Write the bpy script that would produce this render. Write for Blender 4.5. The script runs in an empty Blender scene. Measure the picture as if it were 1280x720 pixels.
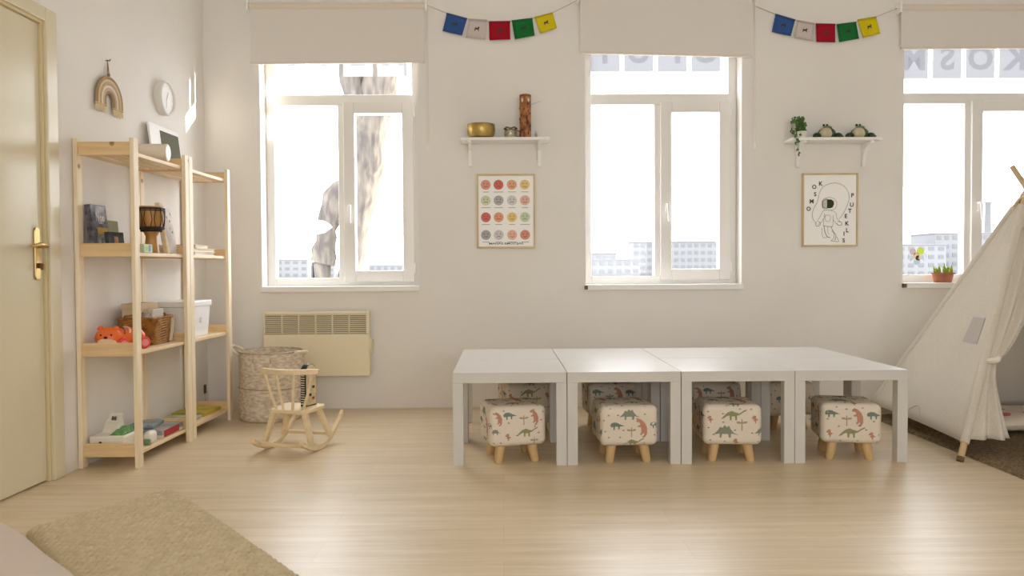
import bpy, bmesh, math, random
from mathutils import Vector, Matrix
random.seed(7)
scene = bpy.context.scene
COL = scene.collection
PI = math.pi

# ------------------------------------------------------------------ camera
D = 5.335          # inner face of the window wall
LW = -2.022        # inner face of the left wall
RW, FW, CZ = 4.7, -2.4, 3.15
cam_data = bpy.data.cameras.new('camera')
cam_data.sensor_width = 36.0
cam_data.lens = 976.67 / 1280 * 36.0
cam_data.clip_end = 2000
cam = bpy.data.objects.new('camera', cam_data)
COL.objects.link(cam)
Fv = Vector((0.01244665, 0.9995948, -0.02559917))
Rv = Vector((0.99990463, -0.01259555, -0.0056639))
Uv = Vector((0.00598404, 0.02552623, 0.99965624))
cam.matrix_world = Matrix(((Rv.x, Uv.x, -Fv.x, 0), (Rv.y, Uv.y, -Fv.y, 0), (Rv.z, Uv.z, -Fv.z, 0.953), (0, 0, 0, 1)))
scene.camera = cam

# ------------------------------------------------------------------ world, sun, exposure
SKY = 6.0
world = bpy.data.worlds.new('overcast_sky')
scene.world = world
world.use_nodes = True
bg = world.node_tree.nodes['Background']
bg.inputs['Color'].default_value = (0.95, 0.985, 1.03, 1)
bg.inputs['Strength'].default_value = SKY
sd = bpy.data.lights.new('low_sun', 'SUN')
sd.energy = 22.0
sd.angle = math.radians(0.5)
sd.color = (1.0, 0.93, 0.82)
so = bpy.data.objects.new('low_sun', sd)
COL.objects.link(so)
so.rotation_euler = Vector((-1.0, -0.35, -0.27)).to_track_quat('-Z', 'Y').to_euler()
scene.view_settings.view_transform = 'Standard'
scene.view_settings.look = 'None'
scene.view_settings.exposure = 0.70
scene.view_settings.gamma = 1.0
scene.view_settings.use_curve_mapping = False
scene.cycles.use_denoising = True
scene.cycles.max_bounces = 10
scene.cycles.diffuse_bounces = 7
scene.cycles.glossy_bounces = 4
scene.cycles.transparent_max_bounces = 16
scene.cycles.caustics_reflective = False
scene.cycles.caustics_refractive = False
scene.cycles.sample_clamp_indirect = 8.0

def portal(name, loc, rot, sx, sy):
    l = bpy.data.lights.new(name, 'AREA')
    l.shape = 'RECTANGLE'; l.size = sx; l.size_y = sy
    l.cycles.is_portal = True
    o = bpy.data.objects.new(name, l); COL.objects.link(o)
    o.location = loc; o.rotation_euler = rot

# ------------------------------------------------------------------ materials
def lin(v):
    v = v / 255.0
    return v / 12.92 if v <= 0.04045 else ((v + 0.055) / 1.055) ** 2.4
def rgb(t): return (lin(t[0]), lin(t[1]), lin(t[2]), 1.0)
MATS = {}
def mat(name, col, rough=0.6, metal=0.0, noise=None, amount=0.12, bump=0.0, bscale=None, spec=0.4, stretch=(1, 1, 1), coat=0.0, col2=None):
    if name in MATS: return MATS[name]
    m = bpy.data.materials.new(name); m.use_nodes = True
    nt = m.node_tree; b = nt.nodes['Principled BSDF']
    b.inputs['Base Color'].default_value = rgb(col)
    b.inputs['Roughness'].default_value = rough
    b.inputs['Metallic'].default_value = metal
    b.inputs['Specular IOR Level'].default_value = spec
    if coat: b.inputs['Coat Weight'].default_value = coat
    if noise or bump:
        tc = nt.nodes.new('ShaderNodeTexCoord'); mp = nt.nodes.new('ShaderNodeMapping')
        mp.inputs['Scale'].default_value = stretch
        nt.links.new(tc.outputs['Object'], mp.inputs['Vector'])
    if noise:
        n = nt.nodes.new('ShaderNodeTexNoise'); n.inputs['Scale'].default_value = noise; n.inputs['Detail'].default_value = 5
        nt.links.new(mp.outputs['Vector'], n.inputs['Vector'])
        r = nt.nodes.new('ShaderNodeValToRGB')
        c = rgb(col); c2 = rgb(col2) if col2 else tuple(x * (1 - amount * 2.2) for x in c[:3]) + (1,)
        r.color_ramp.elements[0].position = 0.36; r.color_ramp.elements[1].position = 0.64
        r.color_ramp.elements[0].color = c2
        r.color_ramp.elements[1].color = c
        nt.links.new(n.outputs['Fac'], r.inputs['Fac'])
        nt.links.new(r.outputs['Color'], b.inputs['Base Color'])
    if bump:
        n2 = nt.nodes.new('ShaderNodeTexNoise'); n2.inputs['Scale'].default_value = bscale or 200; n2.inputs['Detail'].default_value = 3
        nt.links.new(mp.outputs['Vector'], n2.inputs['Vector'])
        bp = nt.nodes.new('ShaderNodeBump'); bp.inputs['Strength'].default_value = bump; bp.inputs['Distance'].default_value = 0.004
        nt.links.new(n2.outputs['Fac'], bp.inputs['Height'])
        nt.links.new(bp.outputs['Normal'], b.inputs['Normal'])
    MATS[name] = m
    return m

def mat_floor():
    m = bpy.data.materials.new('oak_vinyl'); m.use_nodes = True
    nt = m.node_tree; b = nt.nodes['Principled BSDF']; N = nt.nodes.new; L = nt.links.new
    tc = N('ShaderNodeTexCoord')
    mp = N('ShaderNodeMapping'); mp.inputs['Scale'].default_value = (0.55, 11, 1); L(tc.outputs['Object'], mp.inputs['Vector'])
    n = N('ShaderNodeTexNoise'); n.inputs['Scale'].default_value = 2.2; n.inputs['Detail'].default_value = 7; n.inputs['Roughness'].default_value = 0.6
    L(mp.outputs['Vector'], n.inputs['Vector'])
    mp2 = N('ShaderNodeMapping'); mp2.inputs['Scale'].default_value = (2.5, 90, 1); L(tc.outputs['Object'], mp2.inputs['Vector'])
    n2 = N('ShaderNodeTexNoise'); n2.inputs['Scale'].default_value = 2.0; n2.inputs['Detail'].default_value = 4
    L(mp2.outputs['Vector'], n2.inputs['Vector'])
    mix = N('ShaderNodeMix'); mix.data_type = 'FLOAT'; mix.inputs[0].default_value = 0.4
    L(n.outputs['Fac'], mix.inputs[2]); L(n2.outputs['Fac'], mix.inputs[3])
    r = N('ShaderNodeValToRGB')
    r.color_ramp.elements[0].position = 0.34; r.color_ramp.elements[0].color = rgb((200, 179, 144))
    r.color_ramp.elements[1].position = 0.66; r.color_ramp.elements[1].color = rgb((226, 209, 181))
    L(mix.outputs[0], r.inputs['Fac'])
    br = N('ShaderNodeTexBrick'); br.inputs['Scale'].default_value = 1.0; br.inputs['Brick Width'].default_value = 1.25; br.inputs['Row Height'].default_value = 0.18
    br.inputs['Mortar Size'].default_value = 0.0012; br.inputs['Color1'].default_value = (1, 1, 1, 1); br.inputs['Color2'].default_value = (0.93, 0.925, 0.91, 1); br.inputs['Mortar'].default_value = (0.82, 0.8, 0.77, 1)
    L(tc.outputs['Object'], br.inputs['Vector'])
    mx = N('ShaderNodeMix'); mx.data_type = 'RGBA'; mx.blend_type = 'MULTIPLY'; mx.inputs[0].default_value = 0.8
    L(r.outputs['Color'], mx.inputs[6]); L(br.outputs['Color'], mx.inputs[7])
    L(mx.outputs[2], b.inputs['Base Color'])
    b.inputs['Roughness'].default_value = 0.36; b.inputs['Specular IOR Level'].default_value = 0.42
    bp = N('ShaderNodeBump'); bp.inputs['Strength'].default_value = 0.03; bp.inputs['Distance'].default_value = 0.002
    L(n2.outputs['Fac'], bp.inputs['Height']); L(bp.outputs['Normal'], b.inputs['Normal'])
    return m

def mat_pine(name, base=(222, 190, 140), dark=(196, 156, 104), axis=1):
    if name in MATS: return MATS[name]
    m = bpy.data.materials.new(name); m.use_nodes = True
    nt = m.node_tree; b = nt.nodes['Principled BSDF']; N = nt.nodes.new; L = nt.links.new
    tc = N('ShaderNodeTexCoord'); mp = N('ShaderNodeMapping')
    s = [14, 14, 14]; s[axis] = 0.9
    mp.inputs['Scale'].default_value = s; L(tc.outputs['Object'], mp.inputs['Vector'])
    n = N('ShaderNodeTexNoise'); n.inputs['Scale'].default_value = 3.5; n.inputs['Detail'].default_value = 6; n.inputs['Distortion'].default_value = 0.4
    L(mp.outputs['Vector'], n.inputs['Vector'])
    r = N('ShaderNodeValToRGB'); r.color_ramp.elements[0].position = 0.3; r.color_ramp.elements[1].position = 0.62
    r.color_ramp.elements[0].color = rgb(dark); r.color_ramp.elements[1].color = rgb(base); L(n.outputs['Fac'], r.inputs['Fac'])
    v = N('ShaderNodeTexVoronoi'); v.inputs['Scale'].default_value = 5.5; L(tc.outputs['Object'], v.inputs['Vector'])
    k = N('ShaderNodeValToRGB'); k.color_ramp.elements[0].position = 0.045; k.color_ramp.elements[1].position = 0.085
    k.color_ramp.elements[0].color = (0.32, 0.2, 0.12, 1); k.color_ramp.elements[1].color = (1, 1, 1, 1); L(v.outputs['Distance'], k.inputs['Fac'])
    mx = N('ShaderNodeMix'); mx.data_type = 'RGBA'; mx.blend_type = 'MULTIPLY'; mx.inputs[0].default_value = 0.8
    L(r.outputs['Color'], mx.inputs[6]); L(k.outputs['Color'], mx.inputs[7]); L(mx.outputs[2], b.inputs['Base Color'])
    b.inputs['Roughness'].default_value = 0.5; b.inputs['Specular IOR Level'].default_value = 0.35
    MATS[name] = m
    return m

def mat_glass(name='window_glass', tint=(1, 1, 1, 1), refl=0.012):
    if name in MATS: return MATS[name]
    m = bpy.data.materials.new(name); m.use_nodes = True
    nt = m.node_tree; nt.nodes.clear(); N = nt.nodes.new; L = nt.links.new
    o = N('ShaderNodeOutputMaterial'); t = N('ShaderNodeBsdfTransparent'); t.inputs['Color'].default_value = tint
    g = N('ShaderNodeBsdfGlossy'); g.inputs['Roughness'].default_value = 0.02
    mx = N('ShaderNodeMixShader'); mx.inputs[0].default_value = refl
    L(t.outputs[0], mx.inputs[1]); L(g.outputs[0], mx.inputs[2]); L(mx.outputs[0], o.inputs['Surface'])
    MATS[name] = m
    return m

def mat_cloth(name, col, trans=0.35, scale=400, bump=0.25, col2=None):
    if name in MATS: return MATS[name]
    m = bpy.data.materials.new(name); m.use_nodes = True
    nt = m.node_tree; nt.nodes.clear(); N = nt.nodes.new; L = nt.links.new
    o = N('ShaderNodeOutputMaterial'); d = N('ShaderNodeBsdfDiffuse'); t = N('ShaderNodeBsdfTranslucent'); mx = N('ShaderNodeMixShader')
    tc = N('ShaderNodeTexCoord'); n = N('ShaderNodeTexNoise'); n.inputs['Scale'].default_value = scale; n.inputs['Detail'].default_value = 2
    L(tc.outputs['Object'], n.inputs['Vector'])
    r = N('ShaderNodeValToRGB'); c = rgb(col); r.color_ramp.elements[1].color = c
    r.color_ramp.elements[0].color = rgb(col2) if col2 else tuple(x * 0.86 for x in c[:3]) + (1,)
    r.color_ramp.elements[0].position = 0.35; r.color_ramp.elements[1].position = 0.6
    L(n.outputs['Fac'], r.inputs['Fac']); L(r.outputs['Color'], d.inputs['Color']); L(r.outputs['Color'], t.inputs['Color'])
    bp = N('ShaderNodeBump'); bp.inputs['Strength'].default_value = bump; bp.inputs['Distance'].default_value = 0.002
    L(n.outputs['Fac'], bp.inputs['Height']); L(bp.outputs['Normal'], d.inputs['Normal'])
    mx.inputs[0].default_value = trans
    L(d.outputs[0], mx.inputs[1]); L(t.outputs[0], mx.inputs[2]); L(mx.outputs[0], o.inputs['Surface'])
    MATS[name] = m
    return m

def mat_translucent(name, col):
    m = bpy.data.materials.new(name); m.use_nodes = True
    nt = m.node_tree; nt.nodes.clear()
    o = nt.nodes.new('ShaderNodeOutputMaterial'); t = nt.nodes.new('ShaderNodeBsdfTranslucent')
    t.inputs['Color'].default_value = col
    nt.links.new(t.outputs[0], o.inputs['Surface'])
    return m

WALL = mat('plaster_wall', (233, 229, 223), 0.85, noise=2.0, amount=0.015, bump=0.05, bscale=60, spec=0.2)
WALLL = WALL
CEIL = mat('ceiling_paint', (240, 238, 234), 0.9, spec=0.2)
FLOOR = mat_floor()
PVC = mat('white_pvc', (234, 231, 226), 0.35)
WHITE = mat('white_paint', (242, 240, 236), 0.45)
LACQ = mat('white_lacquer', (210, 207, 201), 0.34, noise=3, amount=0.008, spec=0.12)
PINE = mat_pine('pine_wood', (238, 218, 184), (222, 192, 150), 1)
PINEZ = mat_pine('pine_wood_lit', (242, 228, 202), (230, 208, 170), 2)  # paler than the other pine: window side-light put into the post colour
PINEX = mat_pine('pine_wood_cross', (230, 202, 156), (212, 178, 128), 0)
BIRCH = mat('birch_wood', (234, 212, 172), 0.45, noise=5, amount=0.06, stretch=(2, 2, 8))
LEGW = mat('beech_leg', (216, 182, 130), 0.5, noise=6, amount=0.07, stretch=(6, 6, 1))
GLASS = mat_glass()

# ------------------------------------------------------------------ mesh helpers
class MB:
    def __init__(self): self.v = []; self.f = []; self.m = []
    def add(self, vs, fs, mi=0):
        o = len(self.v); self.v += [tuple(x) for x in vs]; self.f += [tuple(i + o for i in q) for q in fs]; self.m += [mi] * len(fs); return self
    def box(self, x0, x1, y0, y1, z0, z1, mi=0):
        vs = [(x, y, z) for z in (z0, z1) for y in (y0, y1) for x in (x0, x1)]
        return self.add(vs, [(0, 2, 3, 1), (4, 5, 7, 6), (0, 1, 5, 4), (2, 6, 7, 3), (0, 4, 6, 2), (1, 3, 7, 5)], mi)
    def hexa(self, b, t, mi=0):   # two quads, bottom and top
        return self.add(list(b) + list(t), [(3, 2, 1, 0), (4, 5, 6, 7), (0, 1, 5, 4), (1, 2, 6, 5), (2, 3, 7, 6), (3, 0, 4, 7)], mi)
    def cyl(self, p0, p1, r0, r1=None, n=14, mi=0):
        return self.tube([p0, p1], [r0, r0 if r1 is None else r1], n, mi)
    def tube(self, path, r, n=8, mi=0, closed=False):
        P = [Vector(q) for q in path]; k = len(P)
        R = r if isinstance(r, (list, tuple)) else [r] * k
        vs = []; prev = None
        for i in range(k):
            if closed: t = (P[(i + 1) % k] - P[i - 1]).normalized()
            else: t = (P[min(i + 1, k - 1)] - P[max(i - 1, 0)]).normalized()
            if prev is None:
                a = Vector((0, 0, 1)) if abs(t.z) < 0.9 else Vector((1, 0, 0))
                u = t.cross(a).normalized()
            else:
                u = (prev - t * prev.dot(t)).normalized()
            prev = u; w = t.cross(u)
            for j in range(n):
                an = 2 * PI * j / n
                vs.append(P[i] + (u * math.cos(an) + w * math.sin(an)) * R[i])
        fs = []
        for i in range(k if closed else k - 1):
            i2 = (i + 1) % k
            for j in range(n):
                j2 = (j + 1) % n
                fs.append((i * n + j, i * n + j2, i2 * n + j2, i2 * n + j))
        if not closed:
            fs.append(tuple(range(n - 1, -1, -1))); fs.append(tuple((k - 1) * n + j for j in range(n)))
        return self.add(vs, fs, mi)
    def lathe(self, prof, c=(0, 0, 0), n=24, mi=0, sx=1, sy=1, wob=None):
        vs = []; k = len(prof)
        for (r, z) in prof:
            for j in range(n):
                a = 2 * PI * j / n; q = r * (1 + (wob(a, z) if wob else 0))
                vs.append((c[0] + q * math.cos(a) * sx, c[1] + q * math.sin(a) * sy, c[2] + z))
        fs = [(i * n + j, i * n + (j + 1) % n, (i + 1) * n + (j + 1) % n, (i + 1) * n + j) for i in range(k - 1) for j in range(n)]
        if prof[0][0] > 1e-6: fs.append(tuple(range(n - 1, -1, -1)))
        if prof[-1][0] > 1e-6: fs.append(tuple((k - 1) * n + j for j in range(n)))
        return self.add(vs, fs, mi)
    def prism(self, poly, fn, t0, t1, mi=0):   # fn(u, v, t) -> xyz
        n = len(poly)
        vs = [fn(u, v, t0) for u, v in poly] + [fn(u, v, t1) for u, v in poly]
        fs = [tuple(range(n - 1, -1, -1)), tuple(range(n, 2 * n))] + [(i, (i + 1) % n, n + (i + 1) % n, n + i) for i in range(n)]
        return self.add(vs, fs, mi)
    def ball(self, c, r, n=12, mi=0):
        rx, ry, rz = r if isinstance(r, (tuple, list)) else (r, r, r)
        h = max(6, n // 2 + 2)
        vs = []; fs = []
        for i in range(h + 1):
            th = PI * i / h
            for j in range(n):
                a = 2 * PI * j / n
                vs.append((c[0] + rx * math.sin(th) * math.cos(a), c[1] + ry * math.sin(th) * math.sin(a), c[2] + rz * math.cos(th)))
        for i in range(h):
            for j in range(n):
                fs.append((i * n + j, (i + 1) * n + j, (i + 1) * n + (j + 1) % n, i * n + (j + 1) % n))
        return self.add(vs, fs, mi)
    def grid(self, fn, nu, nv, mi=0, closed_u=False):
        vs = [fn(i / nu, j / nv) for j in range(nv + 1) for i in range(nu + 1)]
        w = nu + 1
        fs = [(j * w + i, j * w + i + 1, (j + 1) * w + i + 1, (j + 1) * w + i) for j in range(nv) for i in range(nu)]
        return self.add(vs, fs, mi)
    def build(self, name, mats, parent=None, smooth=False, bev=0.0, thick=0.0, label=None, fix=True):
        me = bpy.data.meshes.new(name)
        me.from_pydata(self.v, [], self.f)
        if not isinstance(mats, (list, tuple)): mats = [mats]
        for q in mats: me.materials.append(q)
        if len(mats) > 1: me.polygons.foreach_set('material_index', self.m)
        if fix:
            bm = bmesh.new(); bm.from_mesh(me); bmesh.ops.recalc_face_normals(bm, faces=bm.faces); bm.to_mesh(me); bm.free()
        if smooth:
            me.polygons.foreach_set('use_smooth', [True] * len(me.polygons))
            if hasattr(me, 'set_sharp_from_angle'): me.set_sharp_from_angle(angle=math.radians(40))
        me.update()
        o = bpy.data.objects.new(name, me); COL.objects.link(o)
        if parent is not None: o.parent = parent
        if bev:
            b = o.modifiers.new('bevel', 'BEVEL'); b.width = bev; b.segments = 2; b.limit_method = 'ANGLE'
        if thick:
            s = o.modifiers.new('solid', 'SOLIDIFY'); s.thickness = thick; s.offset = 0
        if label: o['label'] = label
        return o

def B(): return MB()
def thing(name, label, cat, loc=(0, 0, 0), rz=0, group=None):
    o = bpy.data.objects.new(name, None); COL.objects.link(o); o.empty_display_size = 0.05
    o.location = loc; o.rotation_euler = (0, 0, rz); o['label'] = label; o['category'] = cat
    if group: o['group'] = group
    return o
def tag(o, label, cat, group=None):
    o['label'] = label; o['category'] = cat
    if group: o['group'] = group
    return o
def struct(o, label, cat):
    o['kind'] = 'structure'; o['label'] = label; o['category'] = cat
    return o
def copy_tree(root, loc, rz, label):
    def cp(o, par):
        c = o.copy(); COL.objects.link(c); c.parent = par
        for ch in [q for q in o.children]: cp(ch, c)
        return c
    r = cp(root, None); r.location = loc; r.rotation_euler = (0, 0, rz); r['label'] = label
    return r
_txt = {}
def text_verts(s, size, bold=0.0):
    """flat letter outlines as (verts2d, faces), centred on the origin"""
    key = (s, bold)
    if key not in _txt:
        cu = bpy.data.curves.new('lettering', 'FONT'); cu.body = s; cu.size = 1.0; cu.align_x = 'CENTER'; cu.offset = bold; cu.resolution_u = 3
        o = bpy.data.objects.new('lettering', cu); COL.objects.link(o)
        dg = bpy.context.evaluated_depsgraph_get()
        me = bpy.data.meshes.new_from_object(o.evaluated_get(dg))
        vs = [(v.co.x, v.co.y) for v in me.vertices]; fs = [tuple(p.vertices) for p in me.polygons]
        bpy.data.objects.remove(o); bpy.data.curves.remove(cu); bpy.data.meshes.remove(me)
        ys = [v[1] for v in vs]; xs = [v[0] for v in vs]
        cx, cy, h = (min(xs) + max(xs)) / 2, (min(ys) + max(ys)) / 2, max(ys) - min(ys)
        _txt[key] = ([((x - cx) / h, (y - cy) / h) for x, y in vs], fs)
    vs, fs = _txt[key]
    return [(x * size, y * size) for x, y in vs], fs

# ------------------------------------------------------------------ room shell
struct(B().box(LW - 0.2, RW + 0.2, FW - 0.2, D + 0.05, -0.12, 0).build('floor', FLOOR), 'pale oak look plank floor with a soft sheen', 'floor')
struct(B().box(LW - 0.2, RW + 0.2, FW - 0.2, D + 0.4, CZ, CZ + 0.15).build('ceiling', CEIL), 'plain white ceiling above the room', 'ceiling')
WT = 0.22
def wall_xz(name, y0, y1, holes, x0, x1, m, label):
    """wall in the XZ plane, holes = (x0,x1,z0,z1)"""
    xs = sorted({x0, x1} | {h[0] for h in holes} | {h[1] for h in holes}); zs = sorted({0.0, CZ} | {h[2] for h in holes} | {h[3] for h in holes})
    b = B()
    for a, c in zip(xs, xs[1:]):
        z = None
        for e, g in zip(zs, zs[1:]):
            inside = any(h[0] <= a and c <= h[1] and h[2] <= e and g <= h[3] for h in holes)
            if not inside: b.box(a, c, y0, y1, e, g)
    return struct(b.build(name, m), label, 'wall')
def wall_yz(name, x0, x1, holes, y0, y1, m, label):
    ys = sorted({y0, y1} | {h[0] for h in holes} | {h[1] for h in holes}); zs = sorted({0.0, CZ} | {h[2] for h in holes} | {h[3] for h in holes})
    b = B()
    for a, c in zip(ys, ys[1:]):
        for e, g in zip(zs, zs[1:]):
            if not any(h[0] <= a and c <= h[1] and h[2] <= e and g <= h[3] for h in holes): b.box(x0, x1, a, c, e, g)
    return struct(b.build(name, m), label, 'wall')
WZ0, WZ1 = 0.80, 2.56
WX = [(-1.632, -0.565), (0.570, 1.640), (2.752, 3.822)]
wall_xz('wall_back', D, D + WT, [(a, b, WZ0, WZ1) for a, b in WX], LW - 0.2, RW + 0.2, WALL, 'beige plaster wall with three tall windows')
DY0, DY1, DZ = 2.66, 3.56, 2.08
_m0 = set(o.name for o in COL.objects)
wall_yz('wall_left', LW - 0.2, LW, [(DY0, DY1, 0, DZ)], FW - 0.2, D, WALL, 'pale plaster wall with the cream door and the pine shelves')
LEFT = [o for o in COL.objects if o.name not in _m0]   # the left wall stands a degree off square with everything fixed to it
RWIN = []
wall_yz('wall_right', RW, RW + 0.2, RWIN, FW - 0.2, D, WALL, 'pale plaster wall opposite the door')
FILLWIN = [(-0.6, 0.5, 0.85, 2.45), (1.4, 2.5, 0.85, 2.45)]  # unseen openings added behind the camera to fill the room with daylight
wall_xz('wall_front', FW - 0.2, FW, FILLWIN, LW - 0.2, RW + 0.2, WALL, 'pale plaster wall with added fill-light openings facing the tables')
for i, (a, b) in enumerate(WX): portal('daylight_portal', ((a + b) / 2, D + 0.215, (WZ0 + WZ1) / 2), (-PI / 2, 0, 0), b - a, WZ1 - WZ0)
for (a, b, c, d) in FILLWIN: portal('daylight_portal', ((a + b) / 2, FW - 0.15, (c + d) / 2), (PI / 2, 0, 0), b - a, d - c)
for (a, b, c, d) in RWIN: portal('daylight_portal', (RW + 0.15, (a + b) / 2, (c + d) / 2), (0, PI / 2, 0), d - c, b - a)

# ------------------------------------------------------------------ windows
FY0, FY1 = D + 0.13, D + 0.20
film = mat_translucent('frosted_film', (0.118, 0.118, 0.122, 1))
filmd = mat_glass('letter_film', (0.74, 0.735, 0.75, 1), 0.0)
def ring(b, x0, x1, z0, z1, w, y0, y1):
    b.box(x0, x0 + w, y0, y1, z0, z1); b.box(x1 - w, x1, y0, y1, z0, z1)
    b.box(x0 + w, x1 - w, y0, y1, z0, z0 + w); b.box(x0 + w, x1 - w, y0, y1, z1 - w, z1)
def make_window(n, xa, xb, letters, panel_z, label):
    b = B(); ring(b, xa, xb, WZ0 + 0.035, WZ1, 0.056, FY0, FY1)
    w = b.build('window_%d' % n, PVC, bev=0.004); struct(w, label, 'window')
    zt0, zt1 = 2.086, 2.161
    xm = xa + 0.497
    B().box(xa + 0.056, xb - 0.056, FY0, FY1, zt0, zt1).build('transom', PVC, w, bev=0.004)
    B().box(xm, xm + 0.06, FY0, FY1, WZ0 + 0.091, zt0).build('mullion', PVC, w, bev=0.004)
    s = B(); ring(s, xm + 0.04, xb - 0.045, WZ0 + 0.062, zt0 + 0.02, 0.078, FY0 - 0.022, FY1 - 0.01)
    sash = s.build('sash', PVC, w, bev=0.005)
    g = FY0 + 0.04
    B().box(xa + 0.05, xb - 0.05, g, g + 0.006, zt1 - 0.005, WZ1 - 0.05).build('pane', GLASS, w)
    B().box(xa + 0.05, xm + 0.005, g, g + 0.006, WZ0 + 0.085, zt0 + 0.005).build('pane', GLASS, w)
    B().box(xm + 0.113, xb - 0.118, g, g + 0.006, WZ0 + 0.135, zt0 - 0.053).build('pane', GLASS, sash)
    # grey rubber gaskets round the fixed lower light and the sash light
    gm = mat('rubber_gasket', (150, 150, 148), 0.7)
    q = B(); ring(q, xa + 0.054, xm + 0.002, WZ0 + 0.089, zt0 + 0.002, 0.004, FY0 + 0.03, FY0 + 0.04); q.build('gasket', gm, w)
    hd = B().box(xm + 0.072, xm + 0.094, FY0 - 0.032, FY0 - 0.022, 1.33, 1.40).build('handle', WHITE, sash, bev=0.003)
    h = B(); h.tube([(xm + 0.083, FY0 - 0.03, 1.39), (xm + 0.083, FY0 - 0.06, 1.39), (xm + 0.085, FY0 - 0.066, 1.37), (xm + 0.09, FY0 - 0.064, 1.27)], [0.008, 0.008, 0.009, 0.007], 8)
    h.build('handle_grip', WHITE, sash, smooth=True)
    hg = B()
    for z in (WZ0 + 0.12, zt0 - 0.08): hg.cyl((xb - 0.04, FY0 - 0.018, z), (xb - 0.04, FY0 - 0.018, z + 0.07), 0.008, n=8)
    hg.build('hinge', WHITE, sash)
    B().box(xa - 0.004, xb + 0.004, D - 0.03, FY0 + 0.01, WZ0 - 0.002, WZ0 + 0.036).build('sill', WHITE, w, bev=0.004)
    if n > 1: B().box(xa - 0.008, xa + 0.012, D - 0.034, D - 0.006, WZ0 + 0.004, WZ0 + 0.03).build('sill_end_cap', mat('dark_end_cap', (105, 84, 58), 0.6), w)
    # frosted letter panels stuck on the outside of the top light (read from the street)
    pw, pitch = 0.207, 0.2365
    for i, ch in enumerate(letters):
        cx = xa + 0.16 + i * pitch
        p = B().add([(cx - pw / 2, FY1 - 0.02, panel_z), (cx + pw / 2, FY1 - 0.02, panel_z), (cx + pw / 2, FY1 - 0.02, WZ1 - 0.06), (cx - pw / 2, FY1 - 0.02, WZ1 - 0.06)], [(0, 1, 2, 3)]).build('letter_panel', film, w)
        vs, fs = text_verts(ch, 0.17, 0.035)
        t = B().add([(cx - x, FY1 - 0.0232, panel_z + (0.072 if n == 1 else 0.058) + 0.085 + y) for x, y in vs], fs)
        t.build('letter', filmd, p, fix=False)
    return w
make_window(1, *WX[0], ['S', 'I', 'L', 'K'], 2.298, 'white two-light window with the snowy tree trunk outside')
make_window(2, *WX[1], ['T', 'U', 'P', 'O'], 2.325, 'white two-light window between the two wall shelves')
make_window(3, *WX[2], ['M', 'S', 'O', 'K'], 2.272, 'white window behind the play tent with a potted plant')

# ------------------------------------------------------------------ door
_m0 = set(o.name for o in COL.objects)
CREAM = mat('cream_gloss_paint', (220, 210, 181), 0.25, noise=4, amount=0.012, bump=0.04, bscale=14, stretch=(1, 1, 0.6))
CREAMD = mat('cream_casing_paint', (218, 202, 160), 0.4)
BRASS = mat('worn_brass', (206, 178, 120), 0.28, metal=1.0)
DARK = mat('dark_gap', (60, 48, 34), 0.8)
d = B().box(LW - 0.055, LW - 0.012, DY0 + 0.03, DY1 - 0.024, 0.008, DZ - 0.026).build('door_1', CREAM, bev=0.003)
struct(d, 'cream painted flush door with a brass lever handle', 'door')
fr = B(); fr.box(LW - 0.2, LW + 0.001, DY0, DY0 + 0.027, 0, DZ); fr.box(LW - 0.2, LW + 0.001, DY1 - 0.022, DY1, 0, DZ); fr.box(LW - 0.2, LW + 0.001, DY0 + 0.027, DY1 - 0.022, DZ - 0.024, DZ)
fr.build('jamb', CREAMD, d, bev=0.002)
cs = B(); cs.box(LW, LW + 0.016, DY1 - 0.012, DY1 + 0.07, 0, DZ + 0.05)
cs.build('casing', CREAM, d, bev=0.004)
B().box(LW, LW + 0.016, DY0 - 0.07, DY0 + 0.012, 0, DZ + 0.05).build('casing', CREAM, d, bev=0.004)
B().box(LW, LW + 0.0155, DY0 + 0.0125, DY1 - 0.0125, DZ - 0.012, DZ + 0.05).build('casing', CREAM, d, bev=0.004)
B().box(LW - 0.26, LW - 0.2, DY0 - 0.1, DY1 + 0.1, 0, DZ + 0.1).build('leak_blocker', CREAMD, d)  # unseen panel added to stop daylight leaking under the door
hx, hy = LW - 0.012, 3.487
pl = B()
pl.prism([(-0.019, -0.1), (-0.013, -0.116), (0.013, -0.116), (0.019, -0.1), (0.019, 0.1), (0.013, 0.116), (-0.013, 0.116), (-0.019, 0.1)], lambda u, v, t: (hx + t, hy + u, 1.028 + v), 0, 0.009)
hp = pl.build('handle_plate', BRASS, d, bev=0.003)
lv = B().tube([(hx + 0.005, hy, 1.062), (hx + 0.05, hy, 1.062), (hx + 0.058, hy - 0.012, 1.063), (hx + 0.056, hy - 0.06, 1.066), (hx + 0.052, hy - 0.115, 1.058)], [0.011, 0.009, 0.010, 0.010, 0.007], 10)
lv.build('lever', BRASS, hp, smooth=True)
ky = B().cyl((hx + 0.008, hy, 0.975), (hx + 0.02, hy, 0.975), 0.012, n=12); ky.box(hx + 0.02, hx + 0.034, hy - 0.004, hy + 0.004, 0.957, 0.985)
ky.build('lock_turn', mat('dark_brass', (120, 95, 60), 0.4, metal=1.0), hp)

LEFT += [o for o in COL.objects if o.name not in _m0 and o.parent is None]
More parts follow.
